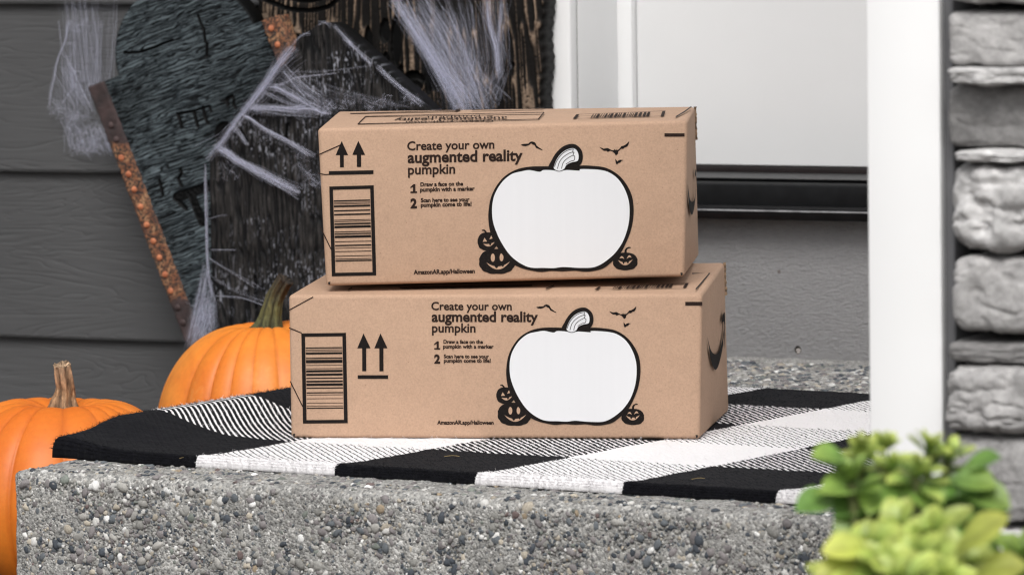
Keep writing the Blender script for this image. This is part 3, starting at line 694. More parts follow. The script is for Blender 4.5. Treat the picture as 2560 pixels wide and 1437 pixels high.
Y2 = 6.62; s2 = on_y(676, 820, Y2); c2 = np.array([s2[0]+.004, Y2, GZ])
sp2 = [on_y(672, 830, Y2), on_y(676, 800, Y2), on_y(681, 770, Y2), on_y(692, 735, Y2), on_y(714, 697, Y2-.006)]
pumpkin('taller pumpkin with a slanted green stem half hidden behind the lower box', c2, .134, .252, 21, -.02,
        (PM2, stem_mat('green_stem', (.040, .046, .016), (.070, .066, .020), (.030, .019, .011))), sp2, .0185, .0088, 5.0, .9, .05)

# ------------------------------------------------------------------ gravestones
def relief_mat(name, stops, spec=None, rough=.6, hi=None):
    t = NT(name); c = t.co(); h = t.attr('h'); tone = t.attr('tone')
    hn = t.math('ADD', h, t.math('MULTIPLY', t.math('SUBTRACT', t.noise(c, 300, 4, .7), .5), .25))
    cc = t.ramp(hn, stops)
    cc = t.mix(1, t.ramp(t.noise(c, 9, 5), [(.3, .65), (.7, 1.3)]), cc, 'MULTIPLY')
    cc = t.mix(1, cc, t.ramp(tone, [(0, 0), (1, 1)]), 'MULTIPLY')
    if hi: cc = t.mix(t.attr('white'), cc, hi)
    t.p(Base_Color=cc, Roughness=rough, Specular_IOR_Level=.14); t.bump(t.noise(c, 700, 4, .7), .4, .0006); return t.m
def stroke(X, Y, pts, wd, k=4):
    """soft distance mask of a polyline in picture points"""
    m = np.zeros_like(X); pts = np.asarray(pts, float)
    for a, b in zip(pts[:-1], pts[1:]):
        d = b-a; L2 = d @ d+1e-9; u = np.clip(((X-a[0])*d[0]+(Y-a[1])*d[1])/L2, 0, 1)
        ds = np.hypot(X-a[0]-u*d[0], Y-a[1]-u*d[1]); m = np.maximum(m, 1-sstep(wd*.5, wd*.5+2.5, ds))
    return m
def blob(X, Y, cx, cy, rx, ry): return 1-sstep(.85, 1.12, np.hypot((X-cx)/rx, (Y-cy)/ry))
def relief_board(name, rows, nx, A, ex_, ey_, p, n, hfun, amp, thick, mat, parent, rnd=0.004, edge=False):
    """rows (k,3): t, left s, right s in a local frame A + s ex + t ey (picture points)"""
    rows = np.asarray(rows, float); ny = len(rows); q = np.linspace(0, 1, nx)
    q = .5-.5*np.cos(q*math.pi) if False else q
    s = rows[:, 1:2]*(1-q)+rows[:, 2:3]*q; tq = np.repeat(rows[:, :1], nx, 1)
    X = A[0]+s*ex_[0]+tq*ey_[0]; Y = A[1]+s*ex_[1]+tq*ey_[1]
    P = on_plane(X, Y, p, n)
    h, tone, wh = hfun(X, Y, s, tq)
    es = np.minimum(s-rows[:, 1:2], rows[:, 2:3]-s)+0*s
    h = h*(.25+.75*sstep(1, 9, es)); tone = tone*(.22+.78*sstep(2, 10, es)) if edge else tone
    P = P-n*(h*amp)[..., None]
    rim = np.clip(1-es/5, 0, 1)**2*rnd
    P = P+n*rim[..., None]
    V = P.reshape(-1, 3); N = ny*nx
    loop = list(range(nx))+[i*nx+nx-1 for i in range(1, ny)]+[(ny-1)*nx+j for j in range(nx-2, -1, -1)]+[i*nx for i in range(ny-2, 0, -1)]
    back = V[loop]-n*((V[loop]-p) @ n)[:, None]+n*thick
    nl = len(loop); lp = np.array(loop); jn = np.arange(nl); j2 = (jn+1) % nl
    sk = np.stack([lp, N+jn, N+j2, lp[j2]], -1)
    bc = back.mean(0)[None]
    fan = np.stack([N+jn, np.full(nl, N+nl), N+j2], -1)
    at = {'h': np.concatenate([h.ravel(), np.zeros(nl+1)]), 'tone': np.concatenate([tone.ravel(), np.full(nl+1, .35)]), 'white': np.concatenate([wh.ravel(), np.zeros(nl+1)])}
    return mk(name, np.concatenate([V, back, bc]), [gridfaces(ny, nx)[:, ::-1], sk[:, ::-1], fan[:, ::-1]], mat, parent, smooth=True, attrs=at)
NH = HV                                   # board planes are parallel to the house front (normal away from camera)
def plane_b(b): return W0+HV*b
# --- right: brown barky board
def h_brown(X, Y, s, t_):
    xs = X-.05*(Y)*(X-900)/300+10*fbm(X/90, Y/120, 21)
    n1 = vnoise(xs/7.5, Y/130, 22); rid = 1-np.abs(n1*2-1); rid = sstep(.66, .98, rid)
    n2 = vnoise(xs/5, Y/40, 23); h = .30+.66*rid*sstep(.1, .4, fbm(xs/4, Y/7, 24))+.12*(n2-.5)
    bead = vnoise(xs/6, Y/5.5, 25); h *= .85+.25*bead
    cut = np.zeros_like(X)
    for c_ in ((922, 112, 10, 46), (963, 78, 13, 30), (990, 110, 12, 66), (966, 175, 9, 44), (1003, 200, 10, 36), (869, 95, 20, 22), (886, 120, 12, 20), (1035, 205, 26, 27), (1090, 200, 20, 27), (748, 102, 15, 16), (1072, 190, 10, 46), (1284, 162, 6, 8)):
        cut = np.maximum(cut, blob(X+3*(vnoise(X/9, Y/9, 27)-.5), Y, *c_))
    cut = np.maximum(cut, stroke(X, Y, smoothpoly([(655, -5), (690, 10), (722, 22), (760, 27), (800, 24), (832, 12), (850, -10)], 4, False), 8))
    cut = np.maximum(cut, stroke(X, Y, smoothpoly([(712, -14), (745, 2), (790, 2), (820, -14)], 4, False), 5))
    cut = np.maximum(cut, stroke(X, Y, [(700, 140), (690, 60)], 3)*.5)
    h = h*(1-cut)-.9*cut
    cob = vnoise(X/5, Y/5, 29)
    lowtex = np.maximum(blob(X, Y, 1035, 215, 22, 17), blob(X, Y, 1090, 207, 15, 18))
    h += lowtex*cob*.5
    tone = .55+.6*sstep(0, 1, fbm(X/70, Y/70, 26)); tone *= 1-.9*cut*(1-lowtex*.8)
    return h, np.clip(tone, 0, 1), np.zeros_like(X)
M_BROWN = relief_mat('brown_bark_paint', [(.15, (.004, .0035, .003)), (.44, (.008, .0065, .0055)), (.70, (.075, .053, .038)), (1, (.27, .195, .14))])
g3 = thing('gravestone', H(float(ha(1000, 300)[0]), -.06, GZ), 'large brown gravestone with deep dripping carving, rearmost, reaching to the white door trim', 'gravestone', 'halloween gravestones leaning at the wall')
def brown_edges(y):
    return 640+5*math.sin(y*.05)+3*math.sin(y*.19), 1359+3*math.sin(y*.043+1)+2*math.sin(y*.23)-.012*(y-140)
rows = [(y, *brown_edges(y)) for y in np.concatenate([np.arange(-90, 300, 1.6), np.arange(305, 1010, 30)])]
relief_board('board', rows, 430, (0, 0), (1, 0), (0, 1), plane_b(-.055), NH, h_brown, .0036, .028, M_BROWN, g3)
# --- left: green arched board
GA = np.array([230., 215.]); GX = np.array([.934, -.357]); GY = np.array([.357, .934])
def h_green(X, Y, s, t_):
    tw = t_+26*(fbm(s/150, t_/120, 31)-.5)+6*(fbm(s/30, t_/20, 32)-.5)
    n1 = vnoise(s/95, tw/3.7, 33); g1 = sstep(.0, .20, np.abs(n1-.5))
    n2 = vnoise(s/50+4, tw/3.1, 34); g2 = sstep(.0, .15, np.abs(n2-.5))
    n3 = vnoise(s/60, tw/3.2, 35)
    fl = tw/7.6+1.5*vnoise(s/60, t_/8, 133)+.8*vnoise(s/22, t_/5, 134); dl = np.abs(fl-np.round(fl))*2
    gl = sstep(.04, .52, dl+.25*(vnoise(s/16, t_/3, 135)-.5))
    h = .22+.66*np.minimum(gl, .35+.65*g2)+.2*(n3-.5)
    ck = sstep(.0, .05, np.abs(vnoise(s/13, tw/20, 36)-.5)); h *= .86+.14*ck
    cut = np.zeros_like(X)
    z1 = lambda l: [(a/2.977, b/2.977) for a, b in l]
    for l, wd in (([(1478, 118), (1500, 180), (1520, 220), (1530, 300), (1545, 330), (1540, 420)], 3.5), ([(930, 395), (1050, 388), (1150, 355), (1230, 320), (1290, 300)], 3),
                  ([(1325, 850), (1345, 900), (1355, 950)], 5), ([(1445, 830), (1460, 880), (1475, 940)], 5), ([(1515, 800), (1525, 860), (1548, 915)], 5), ([(1330, 850), (1440, 830), (1560, 790), (1575, 830)], 2.5),
                  ([(1690, 745), (1700, 780)], 6), ([(1690, 735), (1730, 715), (1745, 740), (1742, 780), (1760, 805)], 4), ([(1190, 1345), (1205, 1400), (1215, 1450)], 5), ([(1345, 1262), (1355, 1290), (1330, 1330), (1355, 1385)], 4.5)):
        cut = np.maximum(cut, stroke(X, Y, z1(l), wd))
    z6 = lambda l: [(a/1.995+200, b/1.995+160) for a, b in l]
    T = np.maximum(stroke(X, Y, z6([(490, 665), (560, 640), (630, 615)]), 22), stroke(X, Y, z6([(560, 660), (585, 720), (612, 790)]), 17))
    T = np.maximum(T, stroke(X, Y, z6([(500, 690), (530, 720)]), 8))
    hole = blob(X, Y, 562, 336, 24, 31); cut = np.maximum(cut, hole)
    h = h*(1-cut)-.7*cut
    h = h*(1-T)+T*(-.8+.7*vnoise(X/6, Y/6, 38))
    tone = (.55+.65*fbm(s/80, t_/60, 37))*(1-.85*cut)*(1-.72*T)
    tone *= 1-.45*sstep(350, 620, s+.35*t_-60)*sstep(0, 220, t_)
    tone = tone*(.9+.25*sstep(.5, .8, fbm(s/40, t_/26, 39)))
    return h, np.clip(tone, 0, 1), np.zeros_like(X)
M_GREEN = relief_mat('green_grey_paint', [(.12, (.003, .004, .0045)), (.40, (.007, .009, .0105)), (.66, (.032, .041, .047)), (1, (.120, .147, .160))])
g1 = thing('gravestone', H(float(ha(430, 600, -.11)[0]), -.11, GZ), 'green arched gravestone tilted left with rusty riveted metal straps', 'gravestone', 'halloween gravestones leaning at the wall')
GB = -.115
rows = []
for t_ in np.concatenate([np.linspace(-176, -150, 40), np.arange(-149, 0, 1.2)]):
    hw = math.sqrt(max(0, 185**2-(t_-9)**2)); rows.append((t_, 253-hw, 253+hw))
rows[-1] = (rows[-1][0], 253-184, 253+184)
rows += [(.2, 64, 444), (1.0, 30, 478), (2.2, 8, 494), (4.0, 0, 498)]
rows += [(t_, 0, 498) for t_ in np.concatenate([np.arange(5.5, 760, 1.2), np.arange(764, 930, 20)])]
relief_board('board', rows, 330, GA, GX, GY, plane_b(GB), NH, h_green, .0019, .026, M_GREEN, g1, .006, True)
t = NT('rusty_strap'); c = t.co(); ru = t.attr('rust_and_shade')
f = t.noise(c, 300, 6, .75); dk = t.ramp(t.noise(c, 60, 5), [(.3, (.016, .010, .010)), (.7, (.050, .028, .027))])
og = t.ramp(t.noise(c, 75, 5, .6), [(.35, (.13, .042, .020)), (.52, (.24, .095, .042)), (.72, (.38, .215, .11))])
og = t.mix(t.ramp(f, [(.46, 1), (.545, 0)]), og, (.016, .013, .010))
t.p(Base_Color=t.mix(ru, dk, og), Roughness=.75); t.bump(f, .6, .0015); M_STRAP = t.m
t = NT('rusty_rivet'); t.p(Base_Color=t.ramp(t.noise(t.co(), 200, 4), [(.3, (.28, .075, .03)), (.7, (.52, .19, .085))]), Roughness=.7); M_RIV = t.m
M_RIVD = simple('dark_rivet', (.045, .026, .025), .7, .3, 120)
RIVS = ((311, 394), (329, 435), (343, 473), (359, 516), (374, 561), (391, 602), (406, 643), (420, 685), (434, 726), (685, 71), (701, 112))
def strap(s0, s1, t0, t1, skew=0):
    nt2, ns2 = int((t1-t0)/3), 12
    s = np.linspace(s0, s1, ns2)[None]; tt = np.linspace(t0, t1, nt2)[:, None]
    ss = s+0*tt; ss = ss+2.5*(vnoise(tt/14, s/3, 41)-.5)*(np.abs(np.linspace(-1, 1, ns2))[None] > .99)
    tt = tt+0*s+skew*(s-s0)
    X = GA[0]+ss*GX[0]+tt*GY[0]; Y = GA[1]+ss*GX[1]+tt*GY[1]
    P = on_plane(X, Y, plane_b(GB), NH)-NH*(.0072+.0016*(fbm(X/12, Y/12, 42)-.5))[..., None]
    yb = Y+30*(fbm(X/15, Y/15, 44)-.5)
    rust_and_shade = sstep(352, 372, yb)*(1-sstep(742, 758, yb)) if s0 < 100 else 1-.6*sstep(100, 125, yb)
    for x_, y_ in RIVS: rust_and_shade = rust_and_shade*(1-.85*np.exp(-(np.hypot(X-x_+3, Y-y_-4)/8.5)**2))  # dark patch low beside each rivet: wear plus rivet shadow painted in
    N = nt2*ns2; V = P.reshape(-1, 3)
    loop = list(range(ns2))+[i*ns2+ns2-1 for i in range(1, nt2)]+[(nt2-1)*ns2+j for j in range(ns2-2, -1, -1)]+[i*ns2 for i in range(nt2-2, 0, -1)]
    back = V[loop]+NH*(.03 if s0 < 100 else .03); nl = len(loop); lp = np.array(loop); jn = np.arange(nl); j2 = (jn+1) % nl
    rb_ = rust_and_shade.ravel()[loop]
    o = mk('metal_strap', np.concatenate([V, back]), [gridfaces(nt2, ns2)[:, ::-1], np.stack([lp, N+jn, N+j2, lp[j2]], -1)[:, ::-1]], M_STRAP, g1, smooth=False, attrs={'rust_and_shade': np.concatenate([rust_and_shade.ravel(), rb_])})
    return bevel(o, .0008, 2) if False else o
def rivet(x, y, par, m, r=.0041):
    p = on_plane(np.array(float(x)), np.array(float(y)), plane_b(GB), NH)-NH*.0075
    k = IV*np.array([r, r, r]); d = IV @ NH
    V = p+IV*r+NH*(-(IV @ NH))[:, None]*r*.55
    mk('rivet', V, [IF], m, par, smooth=True)
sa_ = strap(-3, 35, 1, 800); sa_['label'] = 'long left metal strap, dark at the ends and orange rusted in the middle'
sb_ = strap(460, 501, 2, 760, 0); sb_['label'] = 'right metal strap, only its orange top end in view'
for x, y in ((285, 313), (298, 348), (452, 767), (465, 805)): rivet(x, y, sa_, M_RIVD)
for x, y in ((311, 394), (329, 435), (343, 473), (359, 516), (374, 561), (391, 602), (406, 643), (420, 685), (434, 726)): rivet(x, y, sa_, M_RIV)
for x, y in ((685, 71), (701, 112)): rivet(x, y, sb_, M_RIV)
# --- middle: black gabled board
CB = -.185
def h_black(X, Y, s, t_):
    xs = X-.05*Y+5*(fbm(X/60, Y/90, 51)-.5)
    n1 = vnoise(xs/5.2, Y/85, 52); g_ = sstep(0, .2, np.abs(n1-.5)); n2 = vnoise(xs/3.1, Y/26, 53)
    h = .25+.5*g_+.3*(n2-.5)+.12*(vnoise(xs/4, Y/14, 54)-.5)
    cut = np.zeros_like(X)
    for l, wd in (([(720, 310), (718, 350)], 4), ([(606, 335), (616, 352)], 9), ([(640, 690), (642, 770)], 3)): cut = np.maximum(cut, stroke(X, Y, l, wd))
    h = h*(1-cut)-.6*cut
    dust = fbm(X/65, Y/55, 55); fine = vnoise(xs/2.5, Y/15, 56)*.5+vnoise(xs/2.1, Y/6, 57)*.5
    band = .55*np.exp(-((Y-330-.35*(X-700))/95)**2)+.5*np.exp(-((Y-690)/120)**2)+.25*np.exp(-((Y-200)/60)**2)
    wh = sstep(.57, .84, fine)*sstep(.42, .82, dust+band*.55-.1)*.62
    tone = (.65+.5*fbm(X/50, Y/60, 58))*(1-.8*cut)
    return h, np.clip(tone, 0, 1), np.clip(wh, 0, 1)
M_BLK = relief_mat('black_board_paint', [(.12, (.004, .004, .0045)), (.45, (.006, .006, .0065)), (.75, (.019, .0175, .017)), (1, (.06, .055, .052))], hi=(.40, .41, .47))
g2 = thing('gravestone', H(float(ha(800, 600, CB)[0]), CB, GZ), 'black gabled gravestone draped in cobweb, in front of the others and behind the taller pumpkin', 'gravestone', 'halloween gravestones leaning at the wall')
LE = np.array([(-60, 0), (58, 803), (60, 800), (64, 786), (84, 765), (90, 755), (93, 738), (118, 738), (150, 716), (200, 672), (250, 632), (300, 592), (340, 562), (372, 546), (386, 528), (398, 521), (700, 526), (800, 540), (1010, 548)], float)[1:]
RE = np.array([(58, 822), (62, 836), (80, 862), (120, 905), (165, 955), (210, 1005), (245, 1044), (262, 1062), (280, 1080), (310, 1098), (330, 1108), (1010, 1140)], float)
ys = np.concatenate([np.arange(58, 420, 1.4), np.arange(421, 830, 1.7), np.arange(835, 1010, 25)])
rows = [(y, np.interp(y, LE[:, 0], LE[:, 1])+1.5*math.sin(y*.21)*(y < 380), np.interp(y, RE[:, 0], RE[:, 1])) for y in ys]
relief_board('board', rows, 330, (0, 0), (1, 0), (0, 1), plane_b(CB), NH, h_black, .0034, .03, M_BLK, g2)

# ------------------------------------------------------------------ cobwebs
t = NT('cobweb_fibre'); t.n.remove(t.b)
df = t.n.new('ShaderNodeBsdfDiffuse'); df.inputs[0].default_value = (.76, .77, .90, 1)
tl = t.n.new('ShaderNodeBsdfTranslucent'); tl.inputs[0].default_value = (.76, .77, .90, 1)
tr = t.n.new('ShaderNodeBsdfTransparent'); m1 = t.n.new('ShaderNodeMixShader'); m2 = t.n.new('ShaderNodeMixShader'); m1.inputs[0].default_value = .3; t.link(t.attr('al'), m2.inputs[0])
t.link(df.outputs[0], m1.inputs[1]); t.link(tl.outputs[0], m1.inputs[2]); t.link(tr.outputs[0], m2.inputs[1]); t.link(m1.outputs[0], m2.inputs[2]); t.link(m2.outputs[0], t.out.inputs[0]); M_WEB = t.m
class Web:
    def __init__(s, b, dens=.3): s.b = b; s.P = []; s.R = []; s.A = []; s.dens = dens
    def add(s, X, Y, off, r):
        """X,Y (n,m) picture points"""
        X = np.asarray(X); m = 14
        if X.shape[1] != m:
            k = np.linspace(0, X.shape[1]-1, m); i0 = np.floor(k).astype(int).clip(0, X.shape[1]-2); f = k-i0
            X = X[:, i0]*(1-f)+X[:, i0+1]*f; Y = Y[:, i0]*(1-f)+Y[:, i0+1]*f
        s.A.append(np.clip(RNG.lognormal(-1.8, .9, max(4, int(len(X)*s.dens))), .03, .95))
        P = on_plane(X, Y, plane_b(s.b), HV)-HV*np.broadcast_to(np.asarray(off), X.shape)[..., None]
        k_ = max(4, int(len(P)*s.dens)); P = P[:k_]; r = np.broadcast_to(r, (len(X),))[:k_]; X = X[:k_]
        s.P.append(P); s.R.append(np.broadcast_to(r, (len(X),)))
    def bundle(s, path, n, w0, w1, r=.00012, wob=2.0, off=.004, spread=1.0, taper=False):
        path = smoothpoly(path, 6, False); m = 14
        e0 = np.abs(RNG.normal(0, .10, (n, 1))); e1 = 1-np.abs(RNG.normal(0, .12, (n, 1)))
        uk = e0+(e1-e0)*np.linspace(0, 1, m)[None]
        k = uk*(len(path)-1); i0 = np.floor(k).astype(int).clip(0, len(path)-2); f = (k-i0)[..., None]
        gp = np.gradient(path, axis=0)
        c = path[i0]*(1-f)+path[i0+1]*f; d = gp[i0]; d = d/(np.linalg.norm(d, axis=2, keepdims=True)+1e-9); q = np.stack([-d[..., 1], d[..., 0]], -1)
        u = np.linspace(0, 1, m); wd = (w0+(w1-w0)*uk)*(.8+.4*vnoise(uk*6, 1.5, int(w0*7)))
        g = RNG.standard_t(4, (n, 1))*spread*.50; drift = RNG.standard_t(3, (n, 1))*.5*(u-.5)
        wv = 1.7*wob*np.cumsum(RNG.normal(0, .35, (n, m)), 1)*np.sin(u*math.pi)
        o = (g*.5+drift)*wd+wv
        X = c[..., 0]+q[..., 0]*o; Y = c[..., 1]+q[..., 1]*o
        s.add(X, Y, off+np.abs(RNG.normal(0, .0012, (n, 1))), r*RNG.uniform(.6, 1.5, n))
    def veil(s, A, B, n, jit=6, wob=2.5, r=.00010, off=.004, p0=0, p1=1):
        A = smoothpoly(A, 8, False); B = smoothpoly(B, 8, False); m = 14; u = np.linspace(0, 1, m)
        ka = RNG.uniform(0, 1, n); kb = np.clip(ka+RNG.normal(0, .10, n), 0, 1)
        def at(C, k): k = k*(len(C)-1); i = np.floor(k).astype(int).clip(0, len(C)-2); f = (k-i)[:, None]; return C[i]*(1-f)+C[i+1]*f
        a = at(A, ka)+RNG.normal(0, jit, (n, 2)); b = at(B, kb)+RNG.normal(0, jit, (n, 2))
        e0 = RNG.uniform(p0, p0+.25, (n, 1)); e1 = RNG.uniform(p1-.25, p1, (n, 1)); uu = e0+(e1-e0)*u
        X = a[:, :1]*(1-uu)+b[:, :1]*uu+wob*np.cumsum(RNG.normal(0, .5, (n, m)), 1); Y = a[:, 1:]*(1-uu)+b[:, 1:]*uu+wob*.6*np.cumsum(RNG.normal(0, .5, (n, m)), 1)
        s.add(X, Y, off+np.abs(RNG.normal(0, .002, (n, 1))), r*RNG.uniform(.5, 1.5, n))
    def fluff(s, cx, cy, rx, ry, n, ln=26, r=.00009, off=.005, ang=None, curl=.5):
        m = 14; a0 = RNG.uniform(0, 6.28, (n, 1)) if ang is None else ang+RNG.normal(0, .5, (n, 1))
        a = a0+np.cumsum(RNG.normal(0, curl, (n, m)), 1); st = RNG.uniform(.4, 1.2, (n, 1))*ln/m
        ph = RNG.uniform(0, 6.28, n); q = np.sqrt(RNG.uniform(0, 1, n))*RNG.choice([1, .6], n)
        X = cx+rx*(q*np.cos(ph))[:, None]+np.cumsum(np.cos(a)*st, 1); Y = cy+ry*(q*np.sin(ph))[:, None]+np.cumsum(np.sin(a)*st, 1)
        s.add(X, Y, off+np.abs(RNG.normal(0, .002, (n, 1))), r*RNG.uniform(.6, 1.5, n))
    def build(s, label):
        P = np.concatenate(s.P); R_ = np.concatenate(s.R)
        V, Fc = tubes(P, R_, 3); al = np.repeat(np.concatenate(s.A), P.shape[1]*3); base = P.reshape(-1, 3).mean(0)
        o = mk('cobweb', V, [Fc], M_WEB, None, smooth=True, base=base, attrs={'al': al})
        return tag(o, label, 'cobweb', 'stretched fake cobwebs')
zz3 = lambda l: [(x/3.42+80, y/3.42) for x, y in l]
# siding web
wb = Web(-.022, .32)
wb.veil([(150, -14), (300, -14)], [(185, 300), (280, 300)], 480, 6, 1.2, .00010)
wb.veil([(175, -10), (240, -10)], [(185, 230), (270, 260)], 260, 5, 1.2, .00010)
for l, n, wd in (([(335, 170), (318, 230), (312, 300), (285, 390), (250, 460), (220, 560), (208, 650), (180, 760), (160, 890), (172, 970)], 60, 5), ([(335, 240), (325, 200), (345, 172), (362, 185), (340, 215), (335, 240), (385, 265), (425, 280), (432, 265), (400, 240), (400, 215), (450, 215), (485, 180), (510, 90), (520, 10)], 30, 3), ([(290, 385), (340, 372), (370, 385), (372, 430), (345, 480), (290, 485), (280, 440), (290, 400)], 30, 3), ([(310, 490), (330, 560), (365, 612), (430, 612), (438, 670), (450, 700), (480, 670), (560, 660)], 45, 4), ([(360, 600), (365, 680), (372, 750), (330, 800), (295, 850), (270, 895)], 36, 4), ([(345, 580), (362, 660), (362, 740)], 30, 6)):
    wb.bundle(zz3(l), n, wd, wd, .00011, .5)
wb.veil(zz3([(165, 860), (210, 560), (300, 420)]), zz3([(290, 960), (450, 950), (560, 1000)]), 420, 4, 1.6, .00009)
wb.fluff(205, 290, 30, 12, 380, 30); wb.fluff(185, 300, 26, 22, 300, 30); wb.fluff(172, 282, 22, 14, 160, 24); wb.fluff(140, 275, 13, 13, 130, 20)
wb.fluff(225, 340, 50, 40, 900, 34); wb.fluff(250, 362, 50, 20, 500, 34, ang=.05); wb.fluff(210, 370, 36, 12, 320, 34, ang=.1); wb.veil([(160, 300), (270, 310)], [(175, 380), (290, 388)], 400, 6, 2.0)
wb.fluff(235, 215, 22, 12, 130, 20)
wb.build('ragged wisp of cobweb hanging on the grey siding left of the green gravestone')
# black gravestone web
zz5 = lambda l: [(x/3.266+450, y/3.266+40) for x, y in l]
wb = Web(CB-.006, .33)
E1 = zz5([(960, 240), (880, 330), (790, 450), (720, 560), (620, 690), (540, 790), (460, 890), (380, 1010), (310, 1090), (235, 1180)])
wb.bundle(E1, 330, 15, 13, .00012, .8, .006)
wb.bundle(E1[:6], 170, 26, 18, .00010, 1.2, .006)
for l, n, w0, w1 in (([(740, 580), (800, 585), (900, 630), (1010, 690), (1100, 740), (1200, 800)], 130, 5, 14), ([(585, 755), (650, 748), (800, 752), (950, 762), (1060, 750)], 210, 8, 16), ([(950, 762), (1080, 760), (1180, 790), (1260, 800)], 150, 16, 18),
                     ([(530, 820), (580, 830), (700, 920), (850, 1000), (1000, 1090), (1120, 1165)], 120, 5, 9), ([(430, 915), (470, 930), (520, 980), (560, 1050)], 60, 5, 5), ([(320, 1085), (400, 1110), (480, 1170), (650, 1260), (850, 1370), (1010, 1445)], 330, 12, 17),
                     ([(320, 1085), (345, 1060), (395, 1090)], 60, 8, 8), ([(850, 430), (930, 540), (1050, 680)], 30, 2, 4), ([(720, 560), (850, 560), (950, 510), (1080, 490), (1190, 480), (1330, 462)], 26, 4, 3), ([(780, 560), (900, 640), (1000, 720)], 50, 8, 8),
                     ([(640, 590), (760, 640), (900, 700), (1060, 745)], 60, 14, 10), ([(600, 770), (750, 790), (900, 800), (1150, 810)], 60, 8, 10)):
    wb.bundle(zz5(l), n, w0, w1, .00011, .9, .005)
wb.veil(zz5([(860, 400), (740, 560)]), zz5([(1250, 700), (1130, 790)]), 320, 6, 1.8, .00009, .004)
wb.fluff(825, 265, 34, 16, 420, 22); wb.fluff(860, 255, 70, 16, 260, 26); wb.fluff(950, 262, 110, 9, 260, 40, ang=-.1)
wb.fluff(1035, 245, 28, 20, 200, 18); wb.fluff(760, 380, 26, 30, 140, 20, ang=1.4); wb.fluff(660, 340, 40, 16, 160, 18); wb.fluff(580, 420, 30, 30, 160, 22, ang=1.9)
wb.fluff(780, 450, 30, 22, 150, 20, ang=.6); wb.bundle([(745, 405), (790, 450), (815, 465)], 60, 24, 20, .0001, 1)
# right slope highlights
for l, n in (([(838, 64), (868, 95), (890, 118)], 70), ([(866, 92), (900, 130), (935, 165)], 90), ([(945, 165), (1000, 215), (1064, 264)], 90), ([(735, 112), (760, 88), (785, 84)], 40), ([(800, 62), (815, 57), (835, 66)], 40)):
    wb.bundle(l, n, 8, 8, .0001, .6, .004)
for l, n in (([(700, 175), (800, 180), (940, 165)], 16), ([(730, 180), (860, 225), (1010, 262)], 22), ([(790, 215), (900, 245), (1040, 268)], 26)): wb.bundle(l, n, 6, 6, .00009, .6)
# left upright edge and veil to the bottom
wb.bundle([(520, 405), (521, 480), (523, 560), (525, 640), (530, 700), (541, 745)], 130, 5, 6, .00010, .5, .006)
wb.veil([(522, 640), (540, 745)], [(470, 885), (545, 830)], 620, 6, 1.6, .00010, .006); wb.veil([(500, 740), (540, 750)], [(480, 890), (520, 860)], 380, 8, 2.2, .0001, .006)
wb.fluff(515, 800, 28, 50, 500, 30, ang=1.8)
for l, n in (([(525, 645), (600, 690), (660, 725)], 26), ([(530, 690), (600, 730), (690, 760)], 20), ([(524, 548), (550, 540), (580, 536)], 10), ([(527, 627), (560, 626), (600, 622)], 10), ([(540, 740), (610, 745), (680, 770)], 20)): wb.bundle(l, n, 4, 8, .00009, .5)
wb.build('cobweb stretched in ropes across the black gabled gravestone')
# brown gravestone web
wb = Web(-.065, .26)
zz4 = lambda l: [(x/3.368+640, y/3.368) for x, y in l]
wb.bundle(zz4([(1165, -40), (1230, 60), (1340, 240), (1440, 400), (1550, 580), (1650, 730), (1740, 900), (1780, 960)]), 520, 16, 34, .00012, 1.0)
wb.veil(zz4([(1180, -40), (1640, -40)]), zz4([(1720, 960), (2000, 960)]), 900, 10, 1.6, .00011)
wb.veil(zz4([(1250, 60), (1480, 440)]), zz4([(1740, 960), (1960, 960)]), 700, 10, 1.6, .0001)
wb.bundle(zz4([(1380, -30), (1530, 220), (1650, 460), (1760, 700), (1850, 960)]), 320, 50, 60, .00011, 1.4)
wb.bundle(zz4([(1965, -30), (1985, 200), (2040, 420), (2060, 680)]), 260, 14, 12, .00011, .8); wb.bundle(zz4([(2090, -30), (2070, 200), (2050, 420), (2065, 690)]), 170, 12, 10, .0001, .8)
wb.veil(zz4([(1700, -30), (2110, -30)]), zz4([(1850, 700), (2140, 620)]), 420, 8, 1.6, .00009)
wb.veil(zz4([(1840, 450), (1960, 540), (2140, 560)]), zz4([(1820, 640), (1900, 800), (2000, 960)]), 420, 8, 1.6, .00009)
wb.bundle(zz4([(1840, 330), (1835, 430), (1800, 520), (1830, 700), (1930, 860)]), 60, 4, 12, .0001, .8)
wb.build('cobweb pulled in a wide diagonal band over the brown gravestone')

# ------------------------------------------------------------------ porch post and stone pillar
PY = on_y(2175, 0, 4.8); zb_ = GZ
def pa_(x, y, b=0.): q = on_plane(np.array(float(x)), np.array(float(y)), PY+HV*b, HV)-PY; return float(q @ HU)
def PP(a, b, z): return np.array([*(PY+HU*a+HV*b)[:2], z])
def pbox(name, a0, a1, b0, b1, z0, z1, mat, parent, bv=.002):
    return hexa(name, [PP(a, b, z) for z in (z0, z1) for a, b in ((a0, b0), (a1, b0), (a1, b1), (a0, b1))], mat, parent, bv, 2)
post = thing('porch_post', PP(.03, .01, zb_), 'white painted porch post with a grey right side, left of the stone pillar', 'post')
a0, a1 = pa_(2175, 500)-.002, pa_(2351, 500)
pbox('white_board', a0, a1, 0, .0115, zb_, 2.3, M_POST, post, .0012)
pbox('grey_board', a0+.004, pa_(2386, 500, .012), .012, .09, zb_, 2.3, M_GREYBOARD, post, .002)
t = NT('ledge_stone'); c = t.co(); tn = t.attr('tone')
f1 = t.noise(c, 16, 6, .65, .6); f2 = t.noise(c, 120, 5, .7)
